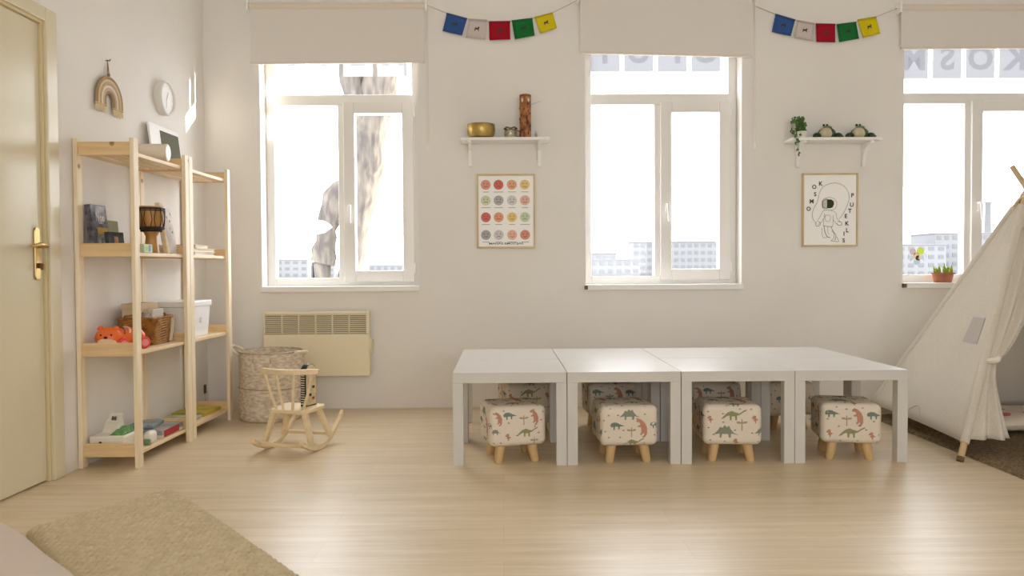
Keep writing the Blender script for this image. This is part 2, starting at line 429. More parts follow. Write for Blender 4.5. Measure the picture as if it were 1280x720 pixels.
# ------------------------------------------------------------------ roller blinds
BLIND = mat_cloth('blind_fabric', (236, 230, 222), 0.08, 500, 0.1)
def blind(name_label, x0, x1, zl, zr, ztop, chain_x, chain_z):
    t = thing('roller_blind', name_label, 'roller blind', ((x0 + x1) / 2, D - 0.045, zl))
    cx = (x0 + x1) / 2; z0 = zl; h = (x1 - x0) / 2
    f = B().add([(-h, -0.001, 0), (h, -0.001, zr - zl), (h, -0.001, ztop - z0), (-h, -0.001, ztop - z0)], [(0, 1, 2, 3)])
    f.build('fabric', BLIND, t, thick=0.0025)
    B().hexa([(-h, -0.008, -0.004), (h, -0.008, zr - zl - 0.004), (h, 0.006, zr - zl - 0.004), (-h, 0.006, -0.004)], [(-h, -0.008, 0.012), (h, -0.008, zr - zl + 0.012), (h, 0.006, zr - zl + 0.012), (-h, 0.006, 0.012)]).build('bottom_bar', mat('blind_hem', (224, 215, 202), 0.7), t)
    B().cyl((-h - 0.004, 0.008, ztop - z0 + 0.015), (h + 0.004, 0.008, ztop - z0 + 0.015), 0.024, n=16).build('roller', mat('roller_white', (222, 212, 196), 0.5), t, smooth=True)
    for s in (-1, 1):
        xx = s * (h + 0.012)
        B().box(xx - 0.007, xx + 0.007, -0.03, 0.045, ztop - z0 - 0.02, ztop - z0 + 0.05).build('bracket', WHITE, t, bev=0.003)
    if chain_x is not None:
        X = chain_x - cx
        c = B().tube([(X, 0.0, ztop - z0), (X - 0.002, 0.0, chain_z - z0 + 0.02), (X + 0.004, 0.002, chain_z - z0), (X + 0.009, 0.004, chain_z - z0 + 0.02), (X + 0.007, 0.01, ztop - z0)], 0.0022, 6)
        c.build('chain', mat('white_chain', (226, 218, 204), 0.5), t)
        B().cyl((X + 0.003, 0.001, chain_z - z0 - 0.035), (X + 0.003, 0.001, chain_z - z0 + 0.005), 0.006, 0.004, 8).build('chain_weight', WHITE, t)
    return t
blind('beige roller blind half lowered over the window with the tree', -1.676, -0.510, 2.329, 2.337, 2.697, -0.498, 1.79)
blind('beige roller blind over the window between the wall shelves', 0.533, 1.697, 2.396, 2.367, 2.757, 1.712, 1.79)
blind('beige roller blind over the window behind the play tent', 2.705, 3.872, 2.419, 2.424, 2.680, None, 0)

# ------------------------------------------------------------------ flag garlands
FC = [(66, 98, 160), (222, 210, 204), (178, 34, 50), (42, 120, 62), (232, 212, 40)]
FN = ['blue', 'white', 'red', 'green', 'yellow']
G1 = [[(-.363, 2.673), (-.228, 2.637), (-.261, 2.523), (-.392, 2.554)], [(-.214, 2.633), (-.093, 2.625), (-.101, 2.496), (-.236, 2.512)], [(-.079, 2.616), (.063, 2.618), (.064, 2.496), (-.077, 2.492)], [(.076, 2.622), (.214, 2.638), (.229, 2.523), (.095, 2.496)], [(.230, 2.645), (.352, 2.676), (.379, 2.573), (.267, 2.536)]]
G2 = [[(1.865, 2.663), (1.998, 2.625), (1.966, 2.514), (1.838, 2.545)], [(2.013, 2.621), (2.128, 2.6), (2.12, 2.482), (1.992, 2.507)], [(2.141, 2.598), (2.271, 2.595), (2.271, 2.473), (2.143, 2.475)], [(2.283, 2.593), (2.414, 2.609), (2.434, 2.498), (2.297, 2.473)], [(2.427, 2.624), (2.551, 2.645), (2.577, 2.531), (2.462, 2.502)]]
INK = mat('flag_ink', (70, 62, 60), 0.9)
def garland(G, a, b, label):
    t = thing('flag_garland', label, 'garland', (0, 0, 0))
    path = [a]
    for q in G: path += [(q[0][0], D - 0.012, q[0][1] + 0.001), (q[1][0], D - 0.012, q[1][1] + 0.001)]
    path.append(b)
    B().tube(path, 0.0022, 6).build('cord', mat('natural_cord', (196, 178, 148), 0.9), t)
    for i, q in enumerate(G):
        m = mat_cloth('flag_' + FN[i], FC[i], 0.15, 300, 0.1)
        def P(u, v, dy=0):
            x = (q[0][0] * (1 - u) + q[1][0] * u) * (1 - v) + (q[3][0] * (1 - u) + q[2][0] * u) * v
            z = (q[0][1] * (1 - u) + q[1][1] * u) * (1 - v) + (q[3][1] * (1 - u) + q[2][1] * u) * v
            return (x, D - 0.012 - 0.006 * v + 0.003 * math.sin(5 * u + i) * v + dy, z)
        f = B().grid(lambda u, v: P(u, v), 6, 6).build('flag', m, t, smooth=True, thick=0.0015, label='%s cloth flag with a small dark motif' % FN[i])
        e = B()
        e.hexa([P(-.01, -.03, -.003), P(1.01, -.03, -.003), P(1.01, -.03, .002), P(-.01, -.03, .002)], [P(-.01, .07, -.003), P(1.01, .07, -.003), P(1.01, .07, .002), P(-.01, .07, .002)])
        e.build('hem', mat('flag_hem_' + FN[i], tuple(int(c * 0.78) for c in FC[i]), 0.9), f)
        # little horse motif
        hs = [(-.12, .0), (-.1, -.08), (.02, -.06), (.08, -.14), (.14, -.1), (.1, -.02), (.12, .1), (.08, .1), (.05, .03), (-.06, .03), (-.08, .11), (-.12, .11)]
        B().add([P(.5 + u, .5 + v, -.0028) for u, v in hs], [tuple(range(len(hs)))]).build('motif', INK, f, fix=False)
    return t
garland(G1, (-0.497, D - 0.03, 2.722), (0.525, D - 0.03, 2.757), 'garland of five small prayer flags nearest the left wall')
garland(G2, (1.715, D - 0.03, 2.715), (2.69, D - 0.03, 2.698), 'garland of five small prayer flags above the frog figurines')

# ------------------------------------------------------------------ wall shelves
SY = D - 0.165
SZ = 1.816
def wall_shelf(x0, x1, brs, label, zt):
    t = thing('wall_shelf', label, 'shelf', ((x0 + x1) / 2, D, zt)); c = (x0 + x1) / 2
    B().box(x0 - c, x1 - c, -0.165, -0.001, -0.019, 0).build('board', WHITE, t, bev=0.003)
    for bx in brs:
        x = bx - c
        poly = [(0, -0.019), (0, -0.175), (-0.012, -0.183), (-0.02, -0.172), (-0.022, -0.14), (-0.05, -0.07), (-0.12, -0.036), (-0.145, -0.032), (-0.15, -0.019)]
        hole = None
        B().prism(poly, lambda u, v, tt: (x + tt, u - 0.001, v), -0.011, 0.011).build('bracket', WHITE, t, bev=0.002)
    return t
wall_shelf(-0.272, 0.318, (-0.212, 0.256), 'small white wall shelf carrying the brass bowl', SZ)
wall_shelf(1.925, 2.53, (2.018, 2.469), 'small white wall shelf carrying the two green frogs', SZ - 0.008)
# brass singing bowl
t = thing('singing_bowl', 'hammered brass singing bowl on the white wall shelf', 'bowl', (-0.135, D - 0.095, SZ))
B().lathe([(0.0, 0.002), (0.062, 0.002), (0.078, 0.008), (0.09, 0.03), (0.094, 0.06), (0.092, 0.086), (0.088, 0.092), (0.084, 0.088), (0.085, 0.06), (0.078, 0.03), (0.06, 0.014), (0.0, 0.012)], n=32, wob=lambda a, z: 0.006 * math.sin(9 * a + 40 * z)).build('body', mat('hammered_brass', (200, 172, 104), 0.38, metal=0.85, noise=14, amount=0.16, bump=0.4, bscale=50), t, smooth=True)
B().tube([(0.089 * math.cos(a), 0.089 * math.sin(a), 0.091) for a in [2 * PI * i / 32 for i in range(32)]], 0.0035, 6, closed=True).build('rim', mat('brass_rim', (176, 148, 88), 0.3, metal=1.0), t, smooth=True)
# tea light glass
t = thing('glass_jar', 'small clear glass jar with a brown rim beside the carved tube', 'jar', (0.062, D - 0.09, SZ))
B().lathe([(0.0, 0.001), (0.036, 0.001), (0.043, 0.01), (0.044, 0.04), (0.040, 0.062), (0.040, 0.07), (0.037, 0.07), (0.037, 0.06), (0.041, 0.04), (0.04, 0.012), (0.0, 0.006)], n=24).build('glass', mat_glass('clear_jar', (0.93, 0.92, 0.88, 1), 0.12), t, smooth=True)
B().lathe([(0.0, 0.007), (0.038, 0.007), (0.039, 0.03), (0.0, 0.032)], n=20).build('wax', mat('candle_wax', (228, 214, 188), 0.5), t, smooth=True)
B().tube([(0.041 * math.cos(a), 0.041 * math.sin(a), 0.068 + 0.004 * math.sin(5 * a)) for a in [2 * PI * i / 24 for i in range(24)]], 0.006, 6, closed=True).build('twine_rim', mat('twine', (140, 116, 78), 0.9, noise=60, amount=0.25), t, smooth=True)
B().tube([(0.042, 0, 0.055), (0.06, 0, 0.05), (0.064, 0, 0.03), (0.056, 0, 0.014), (0.043, 0, 0.016)], 0.004, 6).build('handle', mat('twine', (140, 116, 78)), t, smooth=True)
# carved rain stick tube
t = thing('carved_tube', 'tall carved brown wooden tube on the wall shelf', 'rainstick', (0.161, D - 0.085, SZ))
RS = mat('carved_wood', (190, 128, 76), 0.55, noise=26, amount=0.3, bump=0.9, bscale=34, col2=(96, 50, 22), stretch=(1, 1, 0.7))
B().lathe([(0.0, 0.0), (0.037, 0.0), (0.038, 0.004), (0.038, 0.284), (0.036, 0.288), (0.0, 0.288)], n=28).build('body', RS, t, smooth=True)
B().lathe([(0.0385, 0.276), (0.0395, 0.278), (0.0395, 0.29), (0.034, 0.293), (0.0, 0.293)], n=28).build('cap', mat('dark_cap_wood', (128, 80, 46), 0.5), t, smooth=True)
for a in (-2.15, -1.0):
    B().ball((0.036 * math.cos(a), 0.036 * math.sin(a), 0.252), (0.008, 0.008, 0.014), 10).build('highlight', mat('pale_highlight', (226, 206, 178), 0.5), t, smooth=True)  # white highlights on the tube, built as small pale beads
bk = B()
for k in range(26):
    a = random.uniform(-PI, 0); z = random.uniform(0.02, 0.23)
    bk.ball((0.037 * math.cos(a), 0.037 * math.sin(a), z), (0.005, 0.005, random.uniform(.006, .013)), 8)
bk.build('carving', mat('carved_dark', (92, 48, 24), 0.6), t, smooth=True)
B().tube([(0.034, -0.01, 0.225), (0.07, -0.005, 0.238), (0.105, 0, 0.25)], [0.0015, 0.0012, 0.0008], 5).build('twig', mat('grey_twig', (150, 140, 125), 0.8), t)
tag(B().lathe([(0.0, 0), (0.009, 0), (0.009, 0.034), (0.004, 0.04), (0.004, 0.05), (0.0, 0.05)], (0.232, D - 0.09, SZ), 12).build('glass_vial', mat_glass('vial_glass', (0.72, 0.75, 0.68, 1), 0.15), smooth=True), 'tiny clear glass vial right of the carved tube', 'vial')
# trailing plant in a white cup
LEAF = mat('string_leaf', (84, 124, 62), 0.5, noise=30, amount=0.25)
t = thing('trailing_plant', 'small trailing green plant in a white pot on the wall shelf', 'plant', (2.02, D - 0.085, SZ - 0.008))
B().lathe([(0, 0), (0.026, 0), (0.034, 0.045), (0.036, 0.05), (0.031, 0.05), (0.028, 0.02), (0, 0.018)], n=20).build('pot', mat('white_ceramic', (232, 226, 214), 0.3), t, smooth=True)
B().lathe([(0, 0.035), (0.031, 0.04), (0, 0.044)], n=12).build('soil', mat('potting_soil', (70, 52, 38), 0.95), t)
stem = B(); lf = B()
rr = random.Random(3)
for k in range(13):
    a = rr.uniform(0, 2 * PI); R = rr.uniform(0.022, 0.046); drop = rr.uniform(-0.05, 0.03); up = rr.uniform(0.06, 0.115)
    if k < 3: a, R, drop = (PI + 0.5 - 0.2 * k), 0.075, -0.115 + 0.035 * k
    pts = []
    for s in range(9):
        u = s / 8
        rad = 0.01 + (R - 0.01) * min(1, u * 1.7)
        z = 0.045 + up * math.sin(min(1, u * 1.6) * PI / 2) * (1 if u < 0.6 else 1) if u < 0.6 else (0.045 + up * 0.93) + (drop - 0.045 - up * 0.93) * ((u - 0.6) / 0.4)
        if rad < 0.09 and z < 0.002 and rad * abs(math.sin(a)) < 0.07 and k >= 3: z = 0.004
        pts.append((rad * math.cos(a), rad * math.sin(a) * 0.7 - (0.088 if (k < 3 and z < 0.03) else 0), max(z, -0.12)))
    stem.tube(pts, 0.0016, 5)
    for p in pts[1:]:
        for e in range(3):
            lf.ball((p[0] + rr.uniform(-.006, .006), p[1] + rr.uniform(-.006, .006), p[2] + rr.uniform(-.01, .01)), (0.0055, 0.0055, 0.0075), 6)
stem.build('stems', mat('green_stem', (78, 104, 52), 0.6), t)
lf.build('leaves', LEAF, t, smooth=True)['kind'] = 'stuff'
# frogs
def frog(x, label, mirror, tilt):
    t = thing('frog_figurine', label, 'figurine', (x, D - 0.085, SZ - 0.008), 0, 'green ceramic frogs on the wall shelf')
    G = mat('frog_green', (62, 92, 56), 0.4, noise=14, amount=0.2); GD = mat('frog_dark_green', (38, 64, 42), 0.4)
    PB = mat('frog_belly', (206, 196, 164), 0.5, noise=20, amount=0.05)
    B().ball((0, 0, 0.038), (0.058, 0.05, 0.039), 18).build('body', G, t, smooth=True)
    B().ball((-0.012 * mirror, -0.021, 0.036), (0.046, 0.034, 0.036), 16).build('belly', PB, t, smooth=True)
    B().ball((0.002 * mirror, -0.006, 0.074), (0.03, 0.026, 0.014), 14).build('head', mat('frog_head', (112, 130, 84), 0.4), t, smooth=True)
    for s in (-1, 1):
        hz = 0.0125
        B().ball((s * 0.07, -0.012, 0.02), (0.028, 0.03, 0.02), 12).build('leg', GD, t, smooth=True)
        B().ball((s * 0.086, -0.03, 0.011), (0.014, 0.016, 0.0108), 10).build('foot', G, t, smooth=True)
        e = B().ball((s * 0.011 - 0.014 * mirror, -0.012, 0.09), 0.0085, 10).build('eye', GD, t, smooth=True)
        B().ball((s * 0.011 - 0.014 * mirror, -0.0195, 0.0905), 0.003, 8).build('pupil', mat('frog_pupil', (20, 20, 18), 0.2), e, smooth=True)
    return t
frog(2.187, 'green frog figurine with pale belly beside the trailing plant', 1, 0)
frog(2.408, 'green frog figurine with pale belly, farther from the trailing plant', 1, 0)

# ------------------------------------------------------------------ framed prints
OAKF = mat('light_oak_frame', (214, 190, 144), 0.5, noise=8, amount=0.08)
PAPER = mat('print_paper', (250, 249, 246), 0.6)
def frame(name, label, x0, x1, z0, z1):
    t = thing(name, label, 'poster', ((x0 + x1) / 2, D, z0)); w = (x1 - x0) / 2; h = z1 - z0; fw = 0.011
    b = B(); b.box(-w, -w + fw, -0.02, 0, 0, h); b.box(w - fw, w, -0.02, 0, 0, h); b.box(-w + fw, w - fw, -0.02, 0, 0, fw); b.box(-w + fw, w - fw, -0.02, 0, h - fw, h)
    b.build('frame', OAKF, t, bev=0.0015)
    B().box(-w + fw, w - fw, -0.012, -0.002, fw, h - fw).build('paper', PAPER, t)
    return t
t = frame('emotion_poster', 'framed print of sixteen coloured face circles under the brass bowl', -0.169, 0.226, 1.088, 1.591)
PY = -0.0135
cols = [[(214, 140, 115), (196, 80, 62), (221, 158, 112), (232, 194, 120)], [(200, 208, 165), (165, 163, 162), (204, 202, 202), (226, 170, 150)], [(200, 80, 70), (222, 145, 95), (228, 190, 105), (190, 205, 165)], [(150, 155, 152), (198, 193, 195), (228, 165, 140), (214, 125, 100)]]
def disc(b, cx, cz, r, y, n=24, mi=0, sz=1): b.add([(cx + r * math.cos(2 * PI * i / n), y, cz + r * sz * math.sin(2 * PI * i / n)) for i in range(n)], [tuple(range(n))], mi)
TXT = mat('print_ink', (72, 68, 66), 0.8); TXL = mat('print_ink_light', (150, 145, 140), 0.8)
cxs = [143, 248, 357, 463]; czs = [133, 260, 397, 541]
lab = B()
for r_ in range(4):
    for c_ in range(4):
        x = (cxs[c_] - 308) / 622 * 0.517; z = (1.575 - 1.088) - (czs[r_] - 65) / 720 * 0.60
        b = B(); disc(b, x, z, 0.0335, PY)
        fc = b.build('face_circle', mat('circle_%d_%d' % (r_, c_), tuple(int(v * .82 + 45) for v in cols[r_][c_]), 0.7), t, fix=False)
        e = B(); sm = [1, -1, 1, 1, 0, -1, -1, 1, -1, 0, 1, -1, 0, -1, 1, 1][r_ * 4 + c_]
        for s in (-1, 1): disc(e, x + s * 0.012, z + 0.007, 0.0035, PY - 0.0006, 8)
        pts = [(x + u * 0.014, PY - 0.0006, z - 0.012 + sm * 0.006 * (u * u - 0.5)) for u in [-1, -.5, 0, .5, 1]]
        e.add([(p[0], p[1], p[2] + 0.0016) for p in pts] + [(p[0], p[1], p[2] - 0.0016) for p in pts], [(i, i + 1, i + 6, i + 5) for i in range(4)])
        e.build('face', mat('face_ink', tuple(int(v * 0.62) for v in (150, 110, 90)), 0.8), fc, fix=False)
        wl = 0.02 + 0.012 * ((r_ * 7 + c_ * 3) % 4) / 3
        lab.add([(x - wl, PY, z - 0.0505), (x + wl, PY, z - 0.0505), (x + wl, PY, z - 0.047), (x - wl, PY, z - 0.047)], [(0, 1, 2, 3)])
lab.build('caption_lines', TXL, t, fix=False)
vs, fs = text_verts('MANAS EMOCIJAS', 0.017, 0.015); kx = 0.232 / (max(v[0] for v in vs) * 2)
B().add([(x * kx, PY, 0.03 + y) for x, y in vs], fs).build('lettering', TXT, t, fix=False)

t = frame('astronaut_poster', 'framed line drawing of a skipping astronaut under the frogs', 2.051, 2.433, 1.087, 1.587)
def pp(u, v): return ((u - 297) / 595 * 0.523, PY, 0.5 - (v - 75) / 720 * 0.632)
for ch, u, v in [('K', 225, 155), ('O', 173, 180), ('S', 180, 237), ('M', 153, 292), ('O', 130, 350), ('P', 473, 247), ('U', 467, 320), ('T', 452, 367), ('E', 422, 408), ('K', 432, 465), ('L', 433, 518), ('I', 407, 545), ('S', 405, 597)]:
    vs, fs = text_verts(ch, 0.029, 0.03); c = pp(u, v)
    B().add([(c[0] + x, PY, c[2] + y) for x, y in vs], fs).build('letter', TXT, t, fix=False)
def stroke(pts, w=0.0022, name='outline', m=None, closed=False, sub=4):
    P = [pp(*p) for p in pts]; 
    if closed: P.append(P[0])
    Q = []
    for i in range(len(P) - 1):   # catmull-rom
        p0, p1, p2, p3 = P[max(i - 1, 0)], P[i], P[i + 1], P[min(i + 2, len(P) - 1)]
        for s in range(sub):
            u = s / sub
            Q.append([0.5 * ((2 * p1[k]) + (-p0[k] + p2[k]) * u + (2 * p0[k] - 5 * p1[k] + 4 * p2[k] - p3[k]) * u * u + (-p0[k] + 3 * p1[k] - 3 * p2[k] + p3[k]) * u ** 3) for k in (0, 2)])
    Q.append([P[-1][0], P[-1][2]])
    b = B(); vs = []
    for i, q in enumerate(Q):
        a = Q[max(i - 1, 0)]; c = Q[min(i + 1, len(Q) - 1)]
        dx, dz = c[0] - a[0], c[1] - a[1]; l = math.hypot(dx, dz) or 1
        vs += [(q[0] - dz / l * w / 2, PY, q[1] + dx / l * w / 2), (q[0] + dz / l * w / 2, PY, q[1] - dx / l * w / 2)]
    b.add(vs, [(2 * i, 2 * i + 1, 2 * i + 3, 2 * i + 2) for i in range(len(Q) - 1)])
    b.build(name, m or TXL2, t, fix=False)
TXL2 = mat('pencil_grey', (138, 130, 120), 0.8)
stroke([(190, 465), (160, 420), (165, 360), (200, 290), (215, 225), (250, 175), (330, 150), (405, 175), (442, 235), (440, 300), (405, 380), (370, 430)], 0.0026, 'skipping_rope')
stroke([(232, 315), (240, 280), (285, 262), (330, 275), (350, 310), (335, 350), (290, 362), (245, 350)], name='helmet', closed=True)
b = B(); q = [pp(*p) for p in [(240, 290), (262, 278), (275, 278), (275, 345), (262, 345), (240, 338)]]; b.add(q, [tuple(range(6))]); b.build('visor_light', mat('visor_pale', (205, 205, 195), 0.7), t, fix=False)
stroke([(240, 290), (262, 278), (275, 278), (275, 345), (262, 345), (240, 338)], 0.004, 'visor_edge', mat('visor_line', (40, 42, 34), 0.7), True, 2)
b = B(); q = [pp(*p) for p in [(275, 278), (305, 278), (325, 292), (328, 315), (318, 338), (300, 346), (275, 346)]]; b.add(q, [tuple(range(7))]); b.build('visor_dark', mat('visor_dark_ink', (48, 58, 36), 0.7), t, fix=False)
stroke([(240, 370), (270, 360), (320, 368), (345, 385)]); stroke([(240, 370), (215, 420), (185, 460)]); stroke([(262, 400), (235, 445), (200, 475)]); stroke([(185, 460), (190, 485), (215, 480), (222, 460), (205, 450)], 0.0035)
stroke([(345, 385), (350, 420), (375, 450)]); stroke([(320, 400), (325, 440), (352, 470)]); stroke([(355, 450), (385, 455), (388, 475), (365, 480), (350, 465)], 0.0035)
stroke([(255, 385), (250, 430), (245, 480)]); stroke([(320, 400), (322, 440), (318, 490)]); stroke([(245, 480), (280, 488), (318, 490)], 0.003)
stroke([(250, 482), (258, 530), (275, 565), (300, 575)], 0.0045); stroke([(235, 500), (238, 560), (255, 575), (285, 570)]); stroke([(282, 490), (280, 530), (292, 550)])
stroke([(305, 490), (325, 530), (345, 560), (335, 600)], 0.0035); stroke([(310, 520), (330, 545), (325, 585), (305, 598), (335, 604), (365, 605), (350, 570)], 0.003); stroke([(262, 400), (300, 405), (290, 450), (262, 440)], closed=True)

# ------------------------------------------------------------------ convector heater
t = thing('convector_heater', 'cream panel heater with a slatted grille under the window', 'heater', (-1.25, D, 0.232))
HB = mat('cream_metal', (234, 223, 192), 0.4); w = 0.3555; h = 0.436
b = B(); b.box(-w, w, -0.085, -0.02, 0, 0.285); b.box(-w, -w + 0.013, -0.085, -0.02, 0.285, h); b.box(w - 0.024, w, -0.085, -0.02, 0.285, h); b.box(-w + 0.013, w - 0.024, -0.085, -0.02, h - 0.02, h)
b.build('body', HB, t, bev=0.006)
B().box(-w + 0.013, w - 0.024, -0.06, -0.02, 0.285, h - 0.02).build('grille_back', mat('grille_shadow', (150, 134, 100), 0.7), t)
gx0, gx1 = -w + 0.013, w - 0.024
for i in range(10): B().box(gx0, gx1, -0.084, -0.066, 0.290 + i * 0.0132, 0.290 + i * 0.0132 + 0.0065).build('slat', HB, t)
for i in range(1, 6): 
    x = gx0 + (gx1 - gx0) * i / 6
    B().box(x - 0.0035, x + 0.0035, -0.0865, -0.06, 0.285, h - 0.02).build('divider', HB, t)
B().cyl((w, -0.052, 0.2), (w + 0.016, -0.052, 0.2), 0.055, 0.05, 24).build('thermostat_dial', HB, t, smooth=True)
for s in (-0.25, 0.25): B().box(s - 0.02, s + 0.02, -0.02, 0, 0.1, 0.35).build('wall_bracket', HB, t)

# ------------------------------------------------------------------ pine shelf units
_m0 = set(o.name for o in COL.objects)
SLZ = [1.502, 1.018, 0.538, 0.052]      # lower edge of the end rails
UX0, UX1 = LW + 0.004, LW + 0.296
def shelf_unit(y0, y1, label):
    t = thing('pine_shelf', label, 'shelving unit', (UX0, y0, 0), 0, 'pine shelving units on the left wall')
    dx = UX1 - UX0; L = y1 - y0; H = 1.583
    for ya in (0, L - 0.047):
        for xa in (0, dx - 0.02):
            B().box(xa, xa + 0.02, ya, ya + 0.047, 0, H).build('post', PINEZ, t, bev=0.002)
    for z in SLZ:
        for ya in (0.012, L - 0.030):
            r = B().box(0.02, dx - 0.02, ya, ya + 0.018, z, z + 0.065).build('end_rail', PINEX, t, bev=0.002)
        for k in range(3):
            xa = 0.006 + k * (dx - 0.012 - 0.08) / 2
            if z > 1.4 or True:
                x0 = max(xa, 0.0205) if k == 0 else xa
                x1 = min(xa + 0.082, dx - 0.0205) if k == 2 else xa + 0.082
                B().box(x0, x1, 0.031, L - 0.031, z + 0.003, z + 0.021).build('slat', PINE, t, bev=0.0015)
    return t
U0, U1, U2 = 3.757, 4.380, 4.995
shelf_unit(U0, U1 - 0.002, 'pine shelving unit next to the door, holding drum and tiger toy')
shelf_unit(U1 + 0.002, U2, 'pine shelving unit in the corner, holding the white lidded box')
def sz(i): return SLZ[i] + 0.0215

# --- things on the shelves
_m1 = set(o.name for o in COL.objects)
def rb(b, c, half, r, n=5, mi=0):
    hx, hy, hz = half
    def mp(p):
        q = [max(-(hh - r), min(hh - r, pc)) for pc, hh in zip(p, half)]
        dv = Vector(p) - Vector(q)
        if dv.length > 1e-9: dv = dv.normalized() * r
        return (c[0] + q[0] + dv.x, c[1] + q[1] + dv.y, c[2] + q[2] + dv.z)
    m = n + 1
    def seg(hh): 
        inner = hh - r
        out = [-hh + r * (1 - math.cos(PI / 2 * i / n)) * 1.0 for i in range(n)] 
        pts = [-inner - r * math.tan(PI / 4 * (1 - i / n)) for i in range(n)]
        pts += [-inner * (1 - 2 * i / 4) for i in range(5)]
        pts += [inner + r * math.tan(PI / 4 * ((i + 1) / n)) for i in range(n)]
        return pts
    S = [seg(x) for x in half]
    for ax in range(3):
        u, v = [k for k in range(3) if k != ax]
        for s in (-1, 1):
            vs = []; fs = []; nu, nv = len(S[u]), len(S[v])
            for j in range(nv):
                for i in range(nu):
                    p = [0, 0, 0]; p[ax] = s * half[ax]; p[u] = S[u][i]; p[v] = S[v][j]; vs.append(mp(p))
            for j in range(nv - 1):
                for i in range(nu - 1): fs.append((j * nu + i, j * nu + i + 1, (j + 1) * nu + i + 1, (j + 1) * nu + i))
            b.add(vs, fs, mi)
    return b
def weld(o, dist=1e-5):
    bm = bmesh.new(); bm.from_mesh(o.data); bmesh.ops.remove_doubles(bm, verts=bm.verts, dist=dist); bmesh.ops.recalc_face_normals(bm, faces=bm.faces); bm.to_mesh(o.data); bm.free()
    o.data.polygons.foreach_set('use_smooth', [True] * len(o.data.polygons)); return o

# top: white roll, propped picture
t = thing('paper_roll', 'white cylindrical roll lying on top of the pine shelf', 'roll', (-1.82, 4.12, sz(0) + 0.047))
B().cyl((-0.085, -0.005, 0), (0.075, 0.01, 0), 0.046, n=28).build('roll', mat('roll_shaded', (226, 214, 194), 0.7), t, smooth=True)  # shade put into the beige body; the lit end disc is whiter
B().cyl((0.0755, 0.0101, 0), (0.079, 0.0105, 0), 0.044, 0.040, n=28).build('end_disc', mat('roll_lit', (240, 238, 234), 0.5), t, smooth=True)
t = thing('propped_picture', 'white board with a dark green rectangle propped on the shelf top', 'picture', (LW, 4.442, sz(0)))
fn = lambda y, z, o: (0.05 - 0.12 * z + o, y, z)
def slab(b, y0, y1, z0, z1, o0, o1): b.hexa([fn(y0, z0, o0), fn(y1, z0, o0), fn(y1, z0, o1), fn(y0, z0, o1)], [fn(y0, z1, o0), fn(y1, z1, o0), fn(y1, z1, o1), fn(y0, z1, o1)])
b = B(); slab(b, 0, 0.39, 0, 0.272, 0, 0.012); b.build('board', mat('board_white', (236, 234, 232), 0.5), t, bev=0.002)
b = B(); slab(b, 0.13, 0.375, 0.02, 0.245, 0.0122, 0.0134); b.build('dark_panel', mat('olive_panel', (84, 80, 56), 0.7), t)

# books
def book(name, label, loc, w, h, th, cover, rz, lean, art, group=None):
    """standing book: cover faces local -y, width along x"""
    t = thing(name, label, 'book', loc, rz, group)
    cs, sn = math.cos(lean), math.sin(lean)
    tr = lambda x, y, z: (x, y * cs + z * sn, z * cs - y * sn)
    def bx(x0, x1, y0, y1, z0, z1, nm, m, par=t):
        b = B(); b.hexa([tr(x0, y0, z0), tr(x1, y0, z0), tr(x1, y1, z0), tr(x0, y1, z0)], [tr(x0, y0, z1), tr(x1, y0, z1), tr(x1, y1, z1), tr(x0, y1, z1)])
        return b.build(nm, m, par)
    c = bx(0, w, -th, -th + 0.003, 0, h, 'front_cover', cover); bx(0, w, -0.003, 0, 0, h, 'back_cover', cover); bx(0, 0.003, -th + 0.003, -0.003, 0, h, 'spine', cover)
    bx(0.003, w - 0.004, -th + 0.003, -0.003, 0.003, h - 0.004, 'pages', mat('book_pages', (228, 216, 192), 0.8))
    for (x0, x1, z0, z1, m) in art: bx(x0 * w, x1 * w, -th - 0.0008, -th, z0 * h, z1 * h, 'cover_print', m, c)
    return t, tr
BK = mat('charcoal_cover', (52, 50, 52), 0.4, noise=30, amount=0.25, col2=(112, 112, 124))
GR = mat('grey_art', (192, 192, 204), 0.5, noise=30, amount=0.4, col2=(80, 78, 82)); CRM = mat('cream_art', (226, 214, 194), 0.5, noise=36, amount=0.3, col2=(132, 130, 130)); OCH = mat('ochre_art', (196, 152, 66), 0.5, noise=10, amount=0.1)
t, tr = book('picture_book', 'large dark picture book with ochre band standing on the shelf', (-1.972, 3.772, sz(1)), 0.125, 0.232, 0.03, BK, 1.5, 0.1,
             [(0.28, 0.98, 0.60, 0.98, GR), (0.3, 0.97, 0.37, 0.52, OCH), (0.25, 0.98, 0.02, 0.36, CRM)])
vs, fs = text_verts('100', 0.028, 0.02); B().add([tr(0.078 + x, -0.0315, 0.165 + y) for x, y in vs], fs).build('lettering', mat('cover_white', (232, 228, 220), 0.6), t, fix=False)
book('picture_book', 'tan green book standing behind the small black book', (-1.978, 3.915, sz(1)), 0.12, 0.165, 0.015, mat('tan_cover', (150, 132, 86), 0.6, noise=12, amount=0.15, col2=(120, 128, 70)), 1.5, 0.08, [(0.3, 0.7, 0.3, 0.6, mat('rust_art', (150, 96, 60), 0.6))])
book('picture_book', 'small black book with a tan figure on its cover', (-1.905, 3.80, sz(1)), 0.12, 0.1, 0.02, mat('black_cover', (38, 40, 42), 0.4, noise=20, amount=0.2, col2=(58, 66, 66)), 1.45, 0.1, [(0.36, 0.62, 0.12, 0.78, mat('figure_art', (196, 146, 112), 0.6, noise=30, amount=0.2))])
